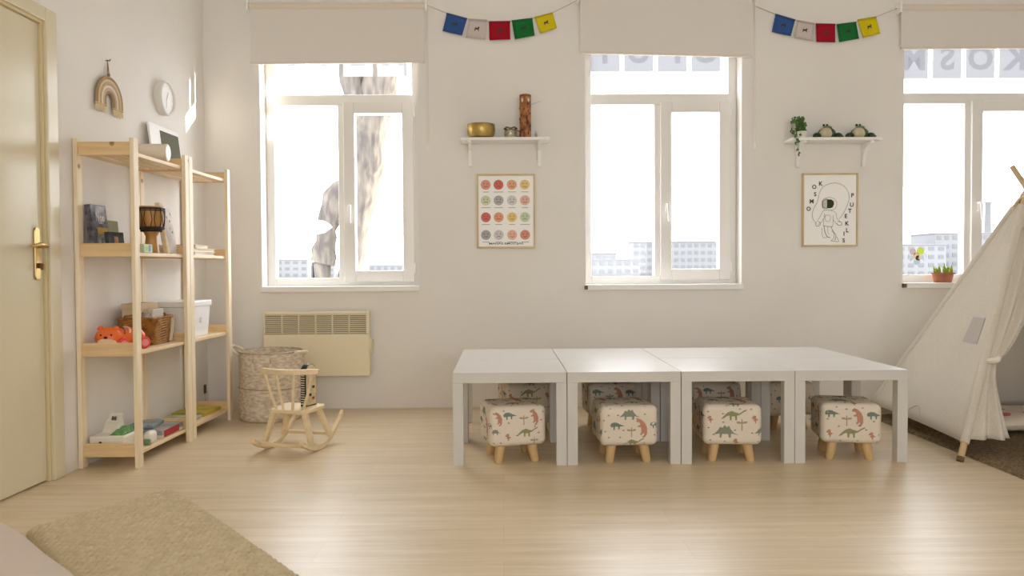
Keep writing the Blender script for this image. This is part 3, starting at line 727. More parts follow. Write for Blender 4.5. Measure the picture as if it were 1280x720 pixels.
# djembe
t = thing('djembe_drum', 'small wooden djembe drum with black rope on the pine shelf', 'drum', (-1.787, 4.02, sz(1)))
DW = mat('drum_wood', (190, 140, 74), 0.4, noise=7, amount=0.12, stretch=(3, 3, 1)); RP = mat('black_rope', (46, 40, 30), 0.8, bump=0.5, bscale=150)
B().lathe([(0, 0), (0.036, 0), (0.037, 0.004), (0.031, 0.05), (0.027, 0.085), (0.036, 0.105), (0.054, 0.135), (0.061, 0.17), (0.062, 0.225), (0.06, 0.236), (0, 0.236)], n=32).build('shell', DW, t, smooth=True)
B().lathe([(0, 0.2362), (0.06, 0.2362), (0.061, 0.239), (0.056, 0.241), (0, 0.2405)], n=32).build('skin', mat('drum_skin', (216, 200, 168), 0.6), t, smooth=True)
for nm, R, z, rr_ in (('top_ring', 0.064, 0.228, 0.0042), ('top_ring', 0.0645, 0.218, 0.003), ('lower_ring', 0.057, 0.128, 0.008), ('lower_ring', 0.047, 0.115, 0.006)):
    B().tube([(R * math.cos(a), R * math.sin(a), z) for a in [2 * PI * i / 28 for i in range(28)]], rr_, 6, closed=True).build(nm, RP, t, smooth=True)
for i in range(16):
    a = 2 * PI * i / 16; a2 = a + 0.12 * (1 if i % 2 else -1)
    B().tube([(0.0655 * math.cos(a), 0.0655 * math.sin(a), 0.224), (0.0645 * math.cos(a2), 0.0645 * math.sin(a2), 0.17), (0.0605 * math.cos(a), 0.0605 * math.sin(a), 0.135)], 0.0021, 5).build('tension_rope', RP, t)
# leaning white board, tray, green box, stacked books
t = thing('rhyme_board', 'white printed board with wooden edge leaning beside the drum', 'board', (-1.79, 4.19, sz(1)))
f2 = lambda y, z, o: (0.0 - 0.17 * z + o, y + 0.03 * z * 0, z)
def slab2(b, y0, y1, z0, z1, o0, o1): b.hexa([f2(y0, z0, o0), f2(y1, z0, o0), f2(y1, z0, o1), f2(y0, z0, o1)], [f2(y0, z1, o0), f2(y1, z1, o0), f2(y1, z1, o1), f2(y0, z1, o1)])
b = B(); slab2(b, 0.02, 0.12, 0.004, 0.27, 0.0, 0.012); b.build('panel', mat('board_print', (232, 228, 224), 0.6, noise=16, amount=0.08, col2=(204, 198, 204)), t)
b = B(); slab2(b, 0, 0.02, 0, 0.275, -0.014, 0.014); b.build('wooden_edge', BIRCH, t, bev=0.006)
b = B(); slab2(b, 0.02, 0.12, 0.0, 0.004, -0.02, 0.03); b.build('ledge', BIRCH, t)
for (y, z, c) in ((0.09, 0.18, (196, 120, 70)), (0.08, 0.14, (214, 178, 90)), (0.1, 0.12, (150, 110, 80)), (0.06, 0.2, (160, 150, 170)), (0.11, 0.22, (170, 176, 160))):
    b = B(); slab2(b, y - .006, y + .006, z - .006, z + .006, 0.0122, 0.0128); b.build('print_mark', mat('mark_%d' % c[0], c, 0.7), t)
t = thing('wooden_tray', 'low pale wooden tray lying behind the drum', 'tray', (-1.95, 4.12, sz(1)))
B().box(0, 0.12, 0, 0.16, 0, 0.012).build('base', BIRCH, t); 
for q in ((0, 0.12, 0, 0.008), (0, 0.12, 0.152, 0.16)): B().box(q[0], q[1], q[2], q[3], 0.012, 0.05).build('side', BIRCH, t, bev=0.002)
for q in ((0, 0.008, 0.008, 0.152), (0.112, 0.12, 0.008, 0.152)): B().box(q[0], q[1], q[2], q[3], 0.012, 0.05).build('side', BIRCH, t, bev=0.002)
t = thing('card_box', 'small mint green card box in front of the drum', 'box', (-1.762, 3.845, sz(1)))
B().box(0, 0.022, 0, 0.085, 0, 0.042).build('box', mat('mint_card', (190, 208, 172), 0.6), t, bev=0.001)
B().box(0.0221, 0.0226, 0.045, 0.065, 0.006, 0.038).build('blue_print', mat('blue_print', (104, 140, 190), 0.6), t); B().box(0.0221, 0.0226, 0.01, 0.035, 0.01, 0.03).build('green_print', mat('green_print', (170, 196, 120), 0.6), t)
zz = sz(1)
for i, (w_, l_, th_, c, ox, oy, ro, lb) in enumerate([(0.2, 0.33, 0.018, (206, 206, 210), 0, 0, 0.05, 'grey white book at the bottom of the flat stack'), (0.19, 0.30, 0.02, (226, 214, 186), 0.01, -0.02, -0.06, 'cream book in the middle of the flat stack'), (0.17, 0.24, 0.02, (214, 196, 168), 0.01, -0.03, 0.1, 'tan book on top of the flat stack')]):
    t = thing('flat_book', lb, 'book', (-1.87 + ox, 4.66 + oy, zz), ro)
    cv = mat('flat_cover_%d' % i, c, 0.5)
    B().box(-w_ / 2, w_ / 2, -l_ / 2, l_ / 2, 0, 0.003).build('back_cover', cv, t); fcv = B().box(-w_ / 2, w_ / 2, -l_ / 2, l_ / 2, th_ - 0.003, th_).build('front_cover', cv, t)
    B().box(-w_ / 2, w_ / 2 - 0.005, -l_ / 2 + 0.005, l_ / 2 - 0.005, 0.003, th_ - 0.003).build('pages', mat('book_pages', (228, 216, 192)), t)
    if i == 0: B().box(w_ / 2 - 0.05, w_ / 2 - 0.005, l_ / 2 - 0.1, l_ / 2 - 0.03, th_, th_ + 0.0006).build('cover_print', mat('mauve_art', (130, 108, 112), 0.6), fcv)
    zz += th_ + 0.0005
# tiger toy
t = thing('tiger_toy', 'orange tiger pull-along toy with pink wheels on the pine shelf', 'toy', (-1.915, 3.825, sz(2)), -0.62)
OR = mat('tiger_orange', (236, 112, 44), 0.35); CRE = mat('tiger_cream', (236, 206, 176), 0.5); PK = mat('wheel_coral', (226, 84, 80), 0.4); PKL = mat('wheel_pink', (240, 150, 150), 0.4)
_tb = t; t = B().ball((0, 0, 0.062), (0.063, 0.042, 0.052), 20).build('head', OR, _tb, smooth=True); t.rotation_euler = (0, 0, 0.80)
B().ball((0, -0.022, 0.04), (0.046, 0.026, 0.03), 16).build('muzzle', CRE, t, smooth=True)
for s in (-1, 1):
    B().ball((s * 0.036, 0.0, 0.108), (0.014, 0.009, 0.013), 10).build('ear', OR, t, smooth=True)
    B().ball((s * 0.024, -0.037, 0.078), 0.0048, 8).build('eye', mat('toy_black', (24, 20, 18), 0.2), t, smooth=True)
B().ball((0, -0.044, 0.066), (0.009, 0.005, 0.006), 8).build('nose', mat('toy_black', (24, 20, 18)), t, smooth=True)
t = _tb
bd = B(); bd.tube([(0, 0.02, 0.056), (0, 0.05, 0.062), (0, 0.10, 0.064), (0, 0.15, 0.06), (0, 0.175, 0.055)], [0.034, 0.044, 0.046, 0.042, 0.02], 18); bdo = bd.build('body', OR, t, smooth=True)
for y in (0.06, 0.085, 0.11, 0.135):
    B().tube([(0.047 * math.sin(a), y + 0.006 * math.sin(3 * a), 0.063 + 0.047 * math.cos(a)) for a in [-1.2 + 0.24 * i for i in range(11)]], 0.0045, 6).build('stripe', mat('tiger_stripe', (120, 96, 84), 0.6) if y in (0.06, 0.11) else CRE, bdo, smooth=True)
for s in (-1, 1):
    for y in (0.045, 0.15):
        wq = B().cyl((s * 0.04, y, 0.03), (s * 0.062, y, 0.03), 0.03, n=20).build('wheel', PK, t, smooth=True, bev=0.003)
        B().cyl((s * 0.062, y, 0.03), (s * 0.065, y, 0.03), 0.018, n=16).build('hub', PKL, wq, smooth=True)
# wicker basket
def wicker(label, loc, hx_, hy_, h_, m):
    t = thing('wicker_basket', label, 'basket', loc)
    def ringpt(s, hx, hy):   # superellipse
        a = 2 * PI * s; c, d_ = math.cos(a), math.sin(a)
        return (hx * math.copysign(abs(c) ** 0.35, c), hy * math.copysign(abs(d_) ** 0.35, d_))
    rows, cols_ = 20, 112
    b = B(); vs = []
    for j in range(rows + 1):
        v = j / rows; k = 0.88 + 0.12 * v
        for i in range(cols_):
            x, y = ringpt(i / cols_, hx_ * k, hy_ * k)
            wv = 0.0028 * math.sin(PI * j) + 0.0032 * math.cos(2 * PI * i / 4 + PI * j)
            l = math.hypot(x, y); vs.append((x * (1 + wv / l), y * (1 + wv / l), 0.004 + v * (h_ - 0.004)))
    b.add(vs, [(j * cols_ + i, j * cols_ + (i + 1) % cols_, (j + 1) * cols_ + (i + 1) % cols_, (j + 1) * cols_ + i) for j in range(rows) for i in range(cols_)])
    b.build('weave', m, t, smooth=False, thick=0.004)
    B().prism([ringpt(i / 32, hx_ * .86, hy_ * .86) for i in range(32)], lambda u, v, q: (u, v, q), 0.0, 0.006).build('base', m, t)
    B().tube([(*ringpt(i / 48, hx_ * 1.0, hy_ * 1.0), h_) for i in range(48)], 0.006, 8, closed=True).build('rim', m, t, smooth=True)
    return t
WK = mat('honey_wicker', (178, 128, 62), 0.55, noise=30, amount=0.2, col2=(132, 84, 36))
t = wicker('honey coloured wicker basket on the pine shelf', (-1.894, 4.172, sz(2)), 0.098, 0.14, 0.142, WK)
for s in (-1, 1): B().tube([(s * 0.05, -0.141, 0.135), (s * 0.04, -0.15, 0.155), (0, -0.154, 0.16), (-s * 0.04, -0.15, 0.155), (-s * 0.05, -0.141, 0.135)] if s > 0 else [(0.05, 0.139, 0.135), (0.035, 0.142, 0.155), (-0.035, 0.142, 0.155), (-0.05, 0.139, 0.135)], 0.005, 6).build('handle', WK, t, smooth=True)
for k in range(2): B().tube([(0.1, 0.085 + 0.018 * k, 0.135), (0.097, 0.082 + 0.018 * k, 0.07), (0.09, 0.075 + 0.018 * k, 0.008)], 0.004, 6).build('lacing', mat('white_lacing', (226, 214, 192), 0.7), t, smooth=True)
t = thing('storage_box', 'beige cardboard box standing in the wicker basket', 'box', (-1.925, 4.17, sz(2) + 0.008))
B().box(-0.05, 0.04, -0.095, 0.11, 0, 0.205).build('body', mat('beige_card', (214, 192, 158), 0.7), t, bev=0.002)
B().box(-0.053, 0.043, -0.098, 0.113, 0.175, 0.21).build('lid', mat('beige_card_lid', (206, 182, 146), 0.7), t, bev=0.002)
t = thing('white_packet', 'white packet poking out of the wicker basket', 'packet', (-1.852, 4.185, sz(2) + 0.02), 0.05)
B().box(-0.013, 0.013, -0.06, 0.08, 0, 0.165).build('packet', mat('packet_white', (226, 220, 208), 0.6), t, bev=0.003)
t = thing('patterned_packet', 'speckled packet poking out of the wicker basket', 'packet', (-1.85, 4.085, sz(2) + 0.02), 0.05)
B().box(-0.01, 0.01, -0.035, 0.035, 0, 0.155).build('packet', mat('packet_speckled', (206, 190, 170), 0.7, noise=90, amount=0.3, col2=(120, 100, 86)), t, bev=0.003)
# white lidded box
t = thing('lidded_box', 'white plastic storage box with a lid on the corner shelf', 'box', (-1.885, 4.585, sz(2)))
WP = mat('white_plastic', (238, 238, 238), 0.35)
B().hexa([(-0.1, -0.14, 0), (0.1, -0.14, 0), (0.1, 0.14, 0), (-0.1, 0.14, 0)], [(-0.112, -0.152, 0.18), (0.112, -0.152, 0.18), (0.112, 0.152, 0.18), (-0.112, 0.152, 0.18)]).build('body', WP, t, bev=0.006)
B().box(-0.118, 0.118, -0.16, 0.16, 0.178, 0.212).build('lid', WP, t, bev=0.005)
B().cyl((0.107, 0.02, 0.1), (0.111, 0.02, 0.1), 0.016, n=16).build('emblem', mat('embossed_grey', (222, 224, 226), 0.4), t)
# toy register
t = thing('toy_till', 'white toy cash register on the lowest pine shelf', 'toy', (-1.905, 3.85, sz(3)), 0.0)
IV = mat('ivory_plastic', (232, 226, 212), 0.35)
rb(B(), (0, 0, 0.036), (0.085, 0.082, 0.036), 0.008).build('drawer_base', IV, t, smooth=True); 
B().hexa([(-0.07, 0.0, 0.07), (0.02, 0.0, 0.07), (0.02, 0.07, 0.07), (-0.07, 0.07, 0.07)], [(-0.06, 0.03, 0.135), (0.005, 0.03, 0.135), (0.005, 0.07, 0.135), (-0.06, 0.07, 0.135)]).build('housing', IV, t, bev=0.006)
sg = B().hexa([(-0.035, 0.0, 0.125), (0.03, -0.012, 0.125), (0.03, 0.012, 0.125), (-0.035, 0.024, 0.125)], [(-0.035, 0.012, 0.168), (0.03, 0.0, 0.168), (0.03, 0.02, 0.168), (-0.035, 0.032, 0.168)]).build('display', IV, t, bev=0.003)
vs, fs = text_verts('88', 0.02, 0.02); B().add([(0.0 + x, -0.0005 - 0.005 - 0.186 * x + 0.28 * y - 0.0015, 0.147 + y) for x, y in vs], fs).build('digits', mat('toy_black', (24, 20, 18)), sg, fix=False)
B().hexa([(0.0, -0.06, 0.0725), (0.07, -0.06, 0.0725), (0.07, 0.055, 0.0725), (0.0, 0.055, 0.0725)], [(0.006, -0.052, 0.076), (0.064, -0.052, 0.078), (0.064, 0.05, 0.1), (0.006, 0.05, 0.1)]).build('keypad', mat('green_keys', (120, 168, 104), 0.5, noise=60, amount=0.25, col2=(70, 130, 70)), t)
B().cyl((-0.03, -0.084, 0.04), (-0.03, -0.0815, 0.04), 0.008, n=12).build('lock', mat('toy_black', (24, 20, 18)), t)
# game boxes
def flatbox(name, label, x, y, z, lx, ly, h, m, ml, rz=0, side=None):
    t = thing(name, label, 'box', (x, y, z), rz)
    B().box(-lx / 2 + .002, lx / 2 - .002, -ly / 2 + .002, ly / 2 - .002, 0, h * 0.75).build('tray', m, t)
    l = B().box(-lx / 2, lx / 2, -ly / 2, ly / 2, h * 0.4, h).build('lid', ml, t, bev=0.001)
    if side: B().box(lx / 2, lx / 2 + 0.0008, -ly / 2 + 0.02, ly / 2 - 0.05, h * 0.08, h * 0.92).build('side_print', side, l)
    return t
flatbox('game_box', 'white board game box with dark red side on the lowest shelf', -1.86, 4.17, sz(3), 0.2, 0.25, 0.042, mat('game_white', (214, 204, 192), 0.6), mat('game_lid', (178, 168, 160), 0.5, noise=14, amount=0.3, col2=(130, 140, 150)), 0.0, mat('game_red', (168, 44, 48), 0.5))
flatbox('puzzle_box', 'blue grey puzzle box lying on the red sided game box', -1.9, 4.16, sz(3) + 0.0425, 0.13, 0.17, 0.02, mat('puzzle_blue', (128, 150, 164), 0.6, noise=20, amount=0.2), mat('puzzle_lid', (160, 170, 168), 0.6, noise=20, amount=0.25, col2=(104, 130, 150)), 0.1)
t = thing('toy_bag', 'small white and green toy bag beside the toy register', 'toy', (-1.775, 3.945, sz(3)))
rb(B(), (0, 0, 0.032), (0.022, 0.04, 0.032), 0.02).build('bag', mat('toy_white', (228, 226, 216), 0.5), t, smooth=True)
B().box(-0.015, 0.0225, -0.05, -0.039, 0, 0.03).build('green_flap', mat('green_flap', (120, 150, 110), 0.6), t, bev=0.004)
flatbox('picture_puzzle', 'pale flat picture puzzle on the lowest corner shelf', -1.88, 4.52, sz(3), 0.2, 0.2, 0.018, mat('puzzle_cream', (206, 196, 166), 0.6), mat('puzzle_cream_top', (204, 194, 160), 0.6, noise=22, amount=0.2, col2=(150, 160, 130)), 0.08)
flatbox('picture_puzzle', 'yellow green flat puzzle on the lowest shelf nearest the corner', -1.88, 4.77, sz(3), 0.2, 0.24, 0.022, mat('puzzle_yellow', (196, 170, 60), 0.6), mat('puzzle_yellow_top', (204, 178, 62), 0.6, noise=14, amount=0.2, col2=(150, 150, 60)), -0.05)

for o in [o for o in COL.objects if o.name not in _m1 and o.parent is None]: o.location.y += 0.033
# ------------------------------------------------------------------ left wall decorations
t = thing('macrame_rainbow', 'beige and brown rope rainbow hanging on the wall', 'wall hanging', (LW, 4.085, 1.795))
RC = [(172, 144, 110), (218, 198, 160), (190, 168, 144), (234, 220, 194), (200, 182, 166), (168, 144, 112)]
for i, c in enumerate(RC):
    R = 0.122 - i * 0.0155; m = mat('rope_%d' % i, c, 0.9, bump=0.8, bscale=120)
    pts = [(0.014, -R, -0.004)] + [(0.014, -R * math.cos(a), 0.03 + R * 0.98 * math.sin(a)) for a in [PI * k / 20 for k in range(21)]] + [(0.014, R, -0.004)]
    a_ = B().tube(pts, 0.0082, 8).build('arch', m, t, smooth=True)
    for s in (-1, 1):
        tb = B()
        for k in range(7):
            u = k / 7 * 2 * PI
            tb.tube([(0.014 + 0.003 * math.cos(u), s * R + 0.003 * math.sin(u), -0.002), (0.014 + 0.009 * math.cos(u), s * R + 0.0065 * math.sin(u), -0.026 - 0.012 * ((k * 3 + i) % 4) / 3)], [0.0024, 0.0016], 5)
        tb.build('tassel', mat('rope_tassel', (232, 216, 182), 0.95), a_)
        B().tube([(0.014 + 0.009 * math.cos(q), s * R + 0.009 * math.sin(q), 0.0) for q in [k * PI / 5 for k in range(10)]], 0.0025, 5, closed=True).build('binding', mat('rope_binding', (222, 198, 150), 0.9), a_)
B().tube([(0.012, -0.008, 0.155), (0.01, -0.006, 0.18), (0.008, 0, 0.235), (0.01, 0.008, 0.18), (0.012, 0.008, 0.155)], 0.0025, 6).build('hanging_loop', mat('jute_loop', (150, 116, 78), 0.9), t, smooth=True)
B().ball((0.012, 0, 0.166), 0.009, 10).build('knot', mat('jute_loop', (150, 116, 78)), t, smooth=True)
B().tube([(0.0, 0, 0.24), (0.02, 0, 0.238), (0.024, 0, 0.246)], 0.003, 6).build('nail', mat('nail_metal', (120, 96, 70), 0.4, metal=0.8), t)
t = thing('wall_clock', 'plain white round wall clock near the corner', 'clock', (LW, 4.709, 1.975))
CW = mat('clock_white', (228, 224, 218), 0.4); 
def ylathe(prof, n=40):
    b = B(); b.lathe(prof, n=n); b.v = [(z, x, y) for x, y, z in b.v]; return b
ylathe([(0, 0), (0.1, 0), (0.102, 0.004), (0.102, 0.042), (0.097, 0.046), (0.09, 0.042), (0.088, 0.03), (0, 0.03)]).build('case', CW, t, smooth=True)
fc = ylathe([(0, 0.0302), (0.087, 0.0302), (0.087, 0.031), (0, 0.031)]).build('dial', mat('clock_dial', (240, 240, 238), 0.5), t)
for k in range(12):
    a = k * PI / 6; b = B().box(0.0312, 0.0318, -0.0012, 0.0012, 0.068, 0.078); b.v = [(x, y * math.cos(a) + z * math.sin(a), z * math.cos(a) - y * math.sin(a)) for x, y, z in b.v]; b.build('hour_mark', mat('clock_mark', (190, 188, 184), 0.6), fc)
for a, l, w_ in ((0.5, 0.045, 0.003), (PI * 1.05, 0.062, 0.002)):
    b = B().box(0.033, 0.0338, -w_, w_, -0.01, l); b.v = [(x, y * math.cos(a) + z * math.sin(a), z * math.cos(a) - y * math.sin(a)) for x, y, z in b.v]; b.build('hand', mat('clock_hand', (196, 194, 190), 0.5), t)
t = thing('wall_socket', 'small brown cable outlet low on the wall in the corner', 'socket', (LW, 5.27, 0.12))
B().box(0, 0.012, -0.012, 0.012, 0, 0.06).build('plate', mat('brown_outlet', (92, 72, 48), 0.6), t, bev=0.003); B().cyl((0.006, 0, -0.12), (0.006, 0, 0), 0.003, n=6).build('cable', mat('pale_cable', (206, 192, 168), 0.7), t)

LEFT += [o for o in COL.objects if o.name not in _m0 and o.parent is None]
bpy.context.view_layer.update()
_T = Matrix.Translation((LW + 0.012, D, 0)) @ Matrix.Rotation(-0.022, 4, 'Z') @ Matrix.Translation((-LW, -D, 0))
for o in LEFT: o.matrix_world = _T @ o.matrix_world
# ------------------------------------------------------------------ laundry basket
t = thing('laundry_basket', 'speckled white woven laundry basket with rope handles beside the heater', 'basket', (-1.489, 5.03, 0))
LBM = mat('speckled_weave', (236, 226, 208), 0.95, noise=34, bump=0.5, bscale=90, spec=0.1, stretch=(1, 1, 2.2), col2=(204, 184, 156))
R0 = 0.2
pr = [(R0 * 0.96, 0.0), (R0 * 0.985, 0.012)] + [(R0 * (0.985 + 0.02 * math.sin(i * 1.9)), 0.02 + 0.4 * i / 14) for i in range(1, 14)] + [(R0 * 1.0, 0.425), (R0 * 0.99, 0.43)]
rows = 44; b = B(); n = 120; vs = []
for j in range(rows + 1):
    v = j / rows; z = 0.43 * v
    for i in range(n):
        a = 2 * PI * i / n
        r = R0 * (0.975 + 0.02 * math.sin(3 * a + 1) * v + 0.012 * math.sin(6.5 * v + 2 * a)) + 0.0025 * math.cos(PI * i + PI * j)
        if v < 0.04: r -= 0.01 * (1 - v / 0.04)
        vs.append((r * math.cos(a), r * math.sin(a), z))
b.add(vs, [(j * n + i, j * n + (i + 1) % n, (j + 1) * n + (i + 1) % n, (j + 1) * n + i) for j in range(rows) for i in range(n)])
b.build('weave', LBM, t, smooth=True, thick=0.006)
B().lathe([(0, 0.004), (0.19, 0.004), (0.19, 0.01), (0, 0.01)], n=40).build('base', LBM, t)
for z in (0.205,): B().tube([(R0 * 0.997 * math.cos(a), R0 * 0.997 * math.sin(a), z + 0.003 * math.sin(2 * a)) for a in [2 * PI * i / 48 for i in range(48)]], 0.003, 5, closed=True).build('seam', mat('basket_seam', (168, 148, 120), 0.9), t)
B().tube([(R0 * (0.985 + 0.02 * math.sin(3 * a + 1)) * math.cos(a), R0 * (0.985 + 0.02 * math.sin(3 * a + 1)) * math.sin(a), 0.43) for a in [2 * PI * i / 60 for i in range(60)]], 0.0065, 6, closed=True).build('rim', mat('basket_rim', (206, 190, 160), 0.9, noise=60, amount=0.2), t, smooth=True)
ROPE = mat('cotton_rope', (222, 208, 184), 0.9, bump=0.7, bscale=110)
B().tube([(-0.055, -0.205, 0.37), (-0.05, -0.222, 0.345), (-0.04, -0.228, 0.315), (-0.01, -0.23, 0.305), (0.03, -0.228, 0.312), (0.05, -0.222, 0.33), (0.056, -0.2, 0.365)], 0.0095, 8).build('rope_handle', ROPE, t, smooth=True)
for q in (-0.055, 0.056): B().cyl((q, -0.2, 0.36), (q, -0.2, 0.4), 0.006, n=8).build('strap', mat('strap_tan', (196, 176, 146), 0.9), t)
B().tube([(-0.175, 0.08, 0.41), (-0.22, 0.08, 0.44), (-0.26, 0.06, 0.46), (-0.262, 0.02, 0.45), (-0.225, -0.02, 0.42), (-0.185, -0.05, 0.405)], 0.0095, 8).build('rope_handle', ROPE, t, smooth=True)
B().tube([(0.17, -0.09, 0.42), (0.19, -0.09, 0.43), (0.235, -0.04, 0.425), (0.22, 0.03, 0.42), (0.19, 0.06, 0.415)], 0.0095, 8).build('rope_handle', ROPE, t, smooth=True)

# ------------------------------------------------------------------ child's rocking chair
t = thing('rocking_chair', 'small birch rocking chair for a child facing the heater', 'rocking chair', (-1.105, 4.16, 0), -math.radians(14))
def rocker(x):
    b = B(); R = 0.36; pts = []
    N = 20; prof = []
    for i in range(N + 1):
        s = -0.20 + 0.47 * i / N
        z = 0.34 * s * s / 0.20 * 0.95 if s < 0 else 0.30 * s * s / 0.22
        z = 0.062 * (abs(s) / 0.20) ** 2.0 if s < 0 else 0.135 * (s / 0.27) ** 1.9
        prof.append((s, z))
    vs = []
    for (s, z) in prof: vs += [(x - 0.011, s, z), (x + 0.011, s, z), (x + 0.011, s, z + 0.028), (x - 0.011, s, z + 0.028)]
    fs = [(0, 1, 2, 3), tuple(4 * N + q for q in (3, 2, 1, 0))]
    for i in range(N):
        for k in range(4): fs.append((4 * i + k, 4 * i + (k + 1) % 4, 4 * i + 4 + (k + 1) % 4, 4 * i + 4 + k))
    return b.add(vs, fs)
for x in (-0.138, 0.138): rocker(x).build('rocker', BIRCH, t, bev=0.003)
B().box(-0.127, 0.127, -0.135, -0.113, 0.032, 0.052).build('cross_bar', BIRCH, t, bev=0.003)
B().box(-0.127, 0.127, 0.135, 0.157, 0.045, 0.062).build('cross_bar', BIRCH, t, bev=0.003)
seat = [(-0.085, -0.1), (0.085, -0.1), (0.108, -0.06), (0.12, 0.1), (0.105, 0.125), (-0.105, 0.125), (-0.12, 0.1), (-0.108, -0.06)]
B().prism(seat, lambda u, v, q: (u, v, q), 0.198, 0.22).build('seat', BIRCH, t, bev=0.005)
for sx_, sy_, ey in ((-1, -0.065, -0.085), (1, -0.065, -0.085), (-1, 0.085, 0.12), (1, 0.085, 0.12)):
    x0, x1 = sx_ * 0.088, sx_ * 0.138; zz_ = 0.03 if ey < 0 else 0.05
    B().hexa([(x1 - 0.011, ey - 0.017, zz_), (x1 + 0.011, ey - 0.017, zz_), (x1 + 0.011, ey + 0.017, zz_), (x1 - 0.011, ey + 0.017, zz_)], [(x0 - 0.013, sy_ - 0.018, 0.199), (x0 + 0.013, sy_ - 0.018, 0.199), (x0 + 0.013, sy_ + 0.018, 0.199), (x0 - 0.013, sy_ + 0.018, 0.199)]).build('leg', BIRCH, t, bev=0.003)
def railp(u): return (u * 0.168, -0.112 + 0.055 * u * u, 0.42)
vs = []; fs = []; N = 18
for i in range(N + 1):
    u = -1 + 2 * i / N; x, y, z = railp(u); hh = 0.014 if abs(u) < 0.95 else 0.010
    vs += [(x, y - 0.011, z - hh), (x, y + 0.011, z - hh), (x, y + 0.011, z + hh), (x, y - 0.011, z + hh)]
for i in range(N):
    for k in range(4): fs.append((4 * i + k, 4 * i + (k + 1) % 4, 4 * i + 4 + (k + 1) % 4, 4 * i + 4 + k))
fs += [(0, 1, 2, 3), tuple(4 * N + q for q in (3, 2, 1, 0))]
B().add(vs, fs).build('top_rail', BIRCH, t, bev=0.003)
for u, bx in ((-0.82, -0.07), (-0.3, -0.022), (0.3, 0.03), (0.82, 0.082)):
    p = railp(u); by = -0.085 if abs(u) < 0.5 else -0.07
    B().tube([(bx, by, 0.218), (bx * .5 + p[0] * .5, by * .5 + p[1] * .5, 0.3), (p[0], p[1], 0.41)], [0.0075, 0.0085, 0.0075], 8).build('spindle', BIRCH, t, smooth=True)
# round-topped toy instrument standing on the seat
t = thing('toy_board', 'black edged round topped toy board standing on the rocking chair seat', 'toy', (-1.045, 4.2, 0.2205), math.radians(64))
st = [(-0.045, 0), (0.045, 0)] + [(0.045 * math.cos(a), 0.18 + 0.045 * math.sin(a)) for a in [PI * k / 14 for k in range(15)]]
B().prism(st, lambda u, v, q: (u, q, v), -0.016, 0.016).build('edge', mat('toy_edge_black', (40, 38, 34), 0.5), t, smooth=False)
sm_ = [(u * 0.86, 0.006 + v * 0.96) for u, v in st]
for y0, y1 in ((-0.0195, -0.016), (0.016, 0.0195)): B().prism(sm_, lambda u, v, q: (u, q, v), y0, y1).build('face_panel', mat('toy_face_pale', (220, 200, 160), 0.6, noise=30, amount=0.1), t)
tk = 0
for k in range(13): 
    for s in (-1, 1): B().box(s * 0.0458 - 0.001, s * 0.0458 + 0.001, -0.012, 0.012, 0.012 + k * 0.0125, 0.0165 + k * 0.0125).build('stitch', mat('toy_stitch', (226, 220, 206), 0.7), t)
for (u, v, c) in ((0.012, 0.17, (176, 60, 50)), (-0.012, 0.13, (60, 50, 44)), (0.016, 0.1, (60, 50, 44)), (-0.01, 0.06, (60, 50, 44)), (0.014, 0.04, (150, 70, 50))):
    B().box(u - 0.009, u + 0.009, -0.0205, -0.0195, v - 0.007, v + 0.007).build('face_mark', mat('face_mark_%d' % c[0], c, 0.6), t)

# ------------------------------------------------------------------ tables
TX, TY = -0.242, 3.741
def make_table(loc, label):
    t = thing('side_table', label, 'table', loc, 0, 'white play tables pushed together')
    B().box(0.001, 0.549, 0.001, 0.549, 0.4, 0.45).build('top', LACQ, t, bev=0.0015)
    for x in (0.001, 0.499):
        for y in (0.001, 0.499): B().box(x, x + 0.05, y, y + 0.05, 0, 0.4).build('leg', LACQ, t, bev=0.001)
    return t
names = ['front row table at the heater end', 'front row table, second from the heater', 'front row table, third from the heater', 'front row table beside the play tent']
namesb = ['back row table at the heater end', 'back row table, second from the heater', 'back row table, third from the heater', 'back row table at the tent end']
tb0 = None
dyj = [0.0, 0.002, -0.001, 0.001]
for r_ in range(2):
    for i in range(4):
        loc = (TX + i * 0.551, TY + r_ * 0.553 + dyj[(i + r_) % 4], 0); lb = 'square white ' + (names, namesb)[r_][i]
        if tb0 is None: tb0 = make_table(loc, lb)
        else: copy_tree(tb0, loc, 0, lb)

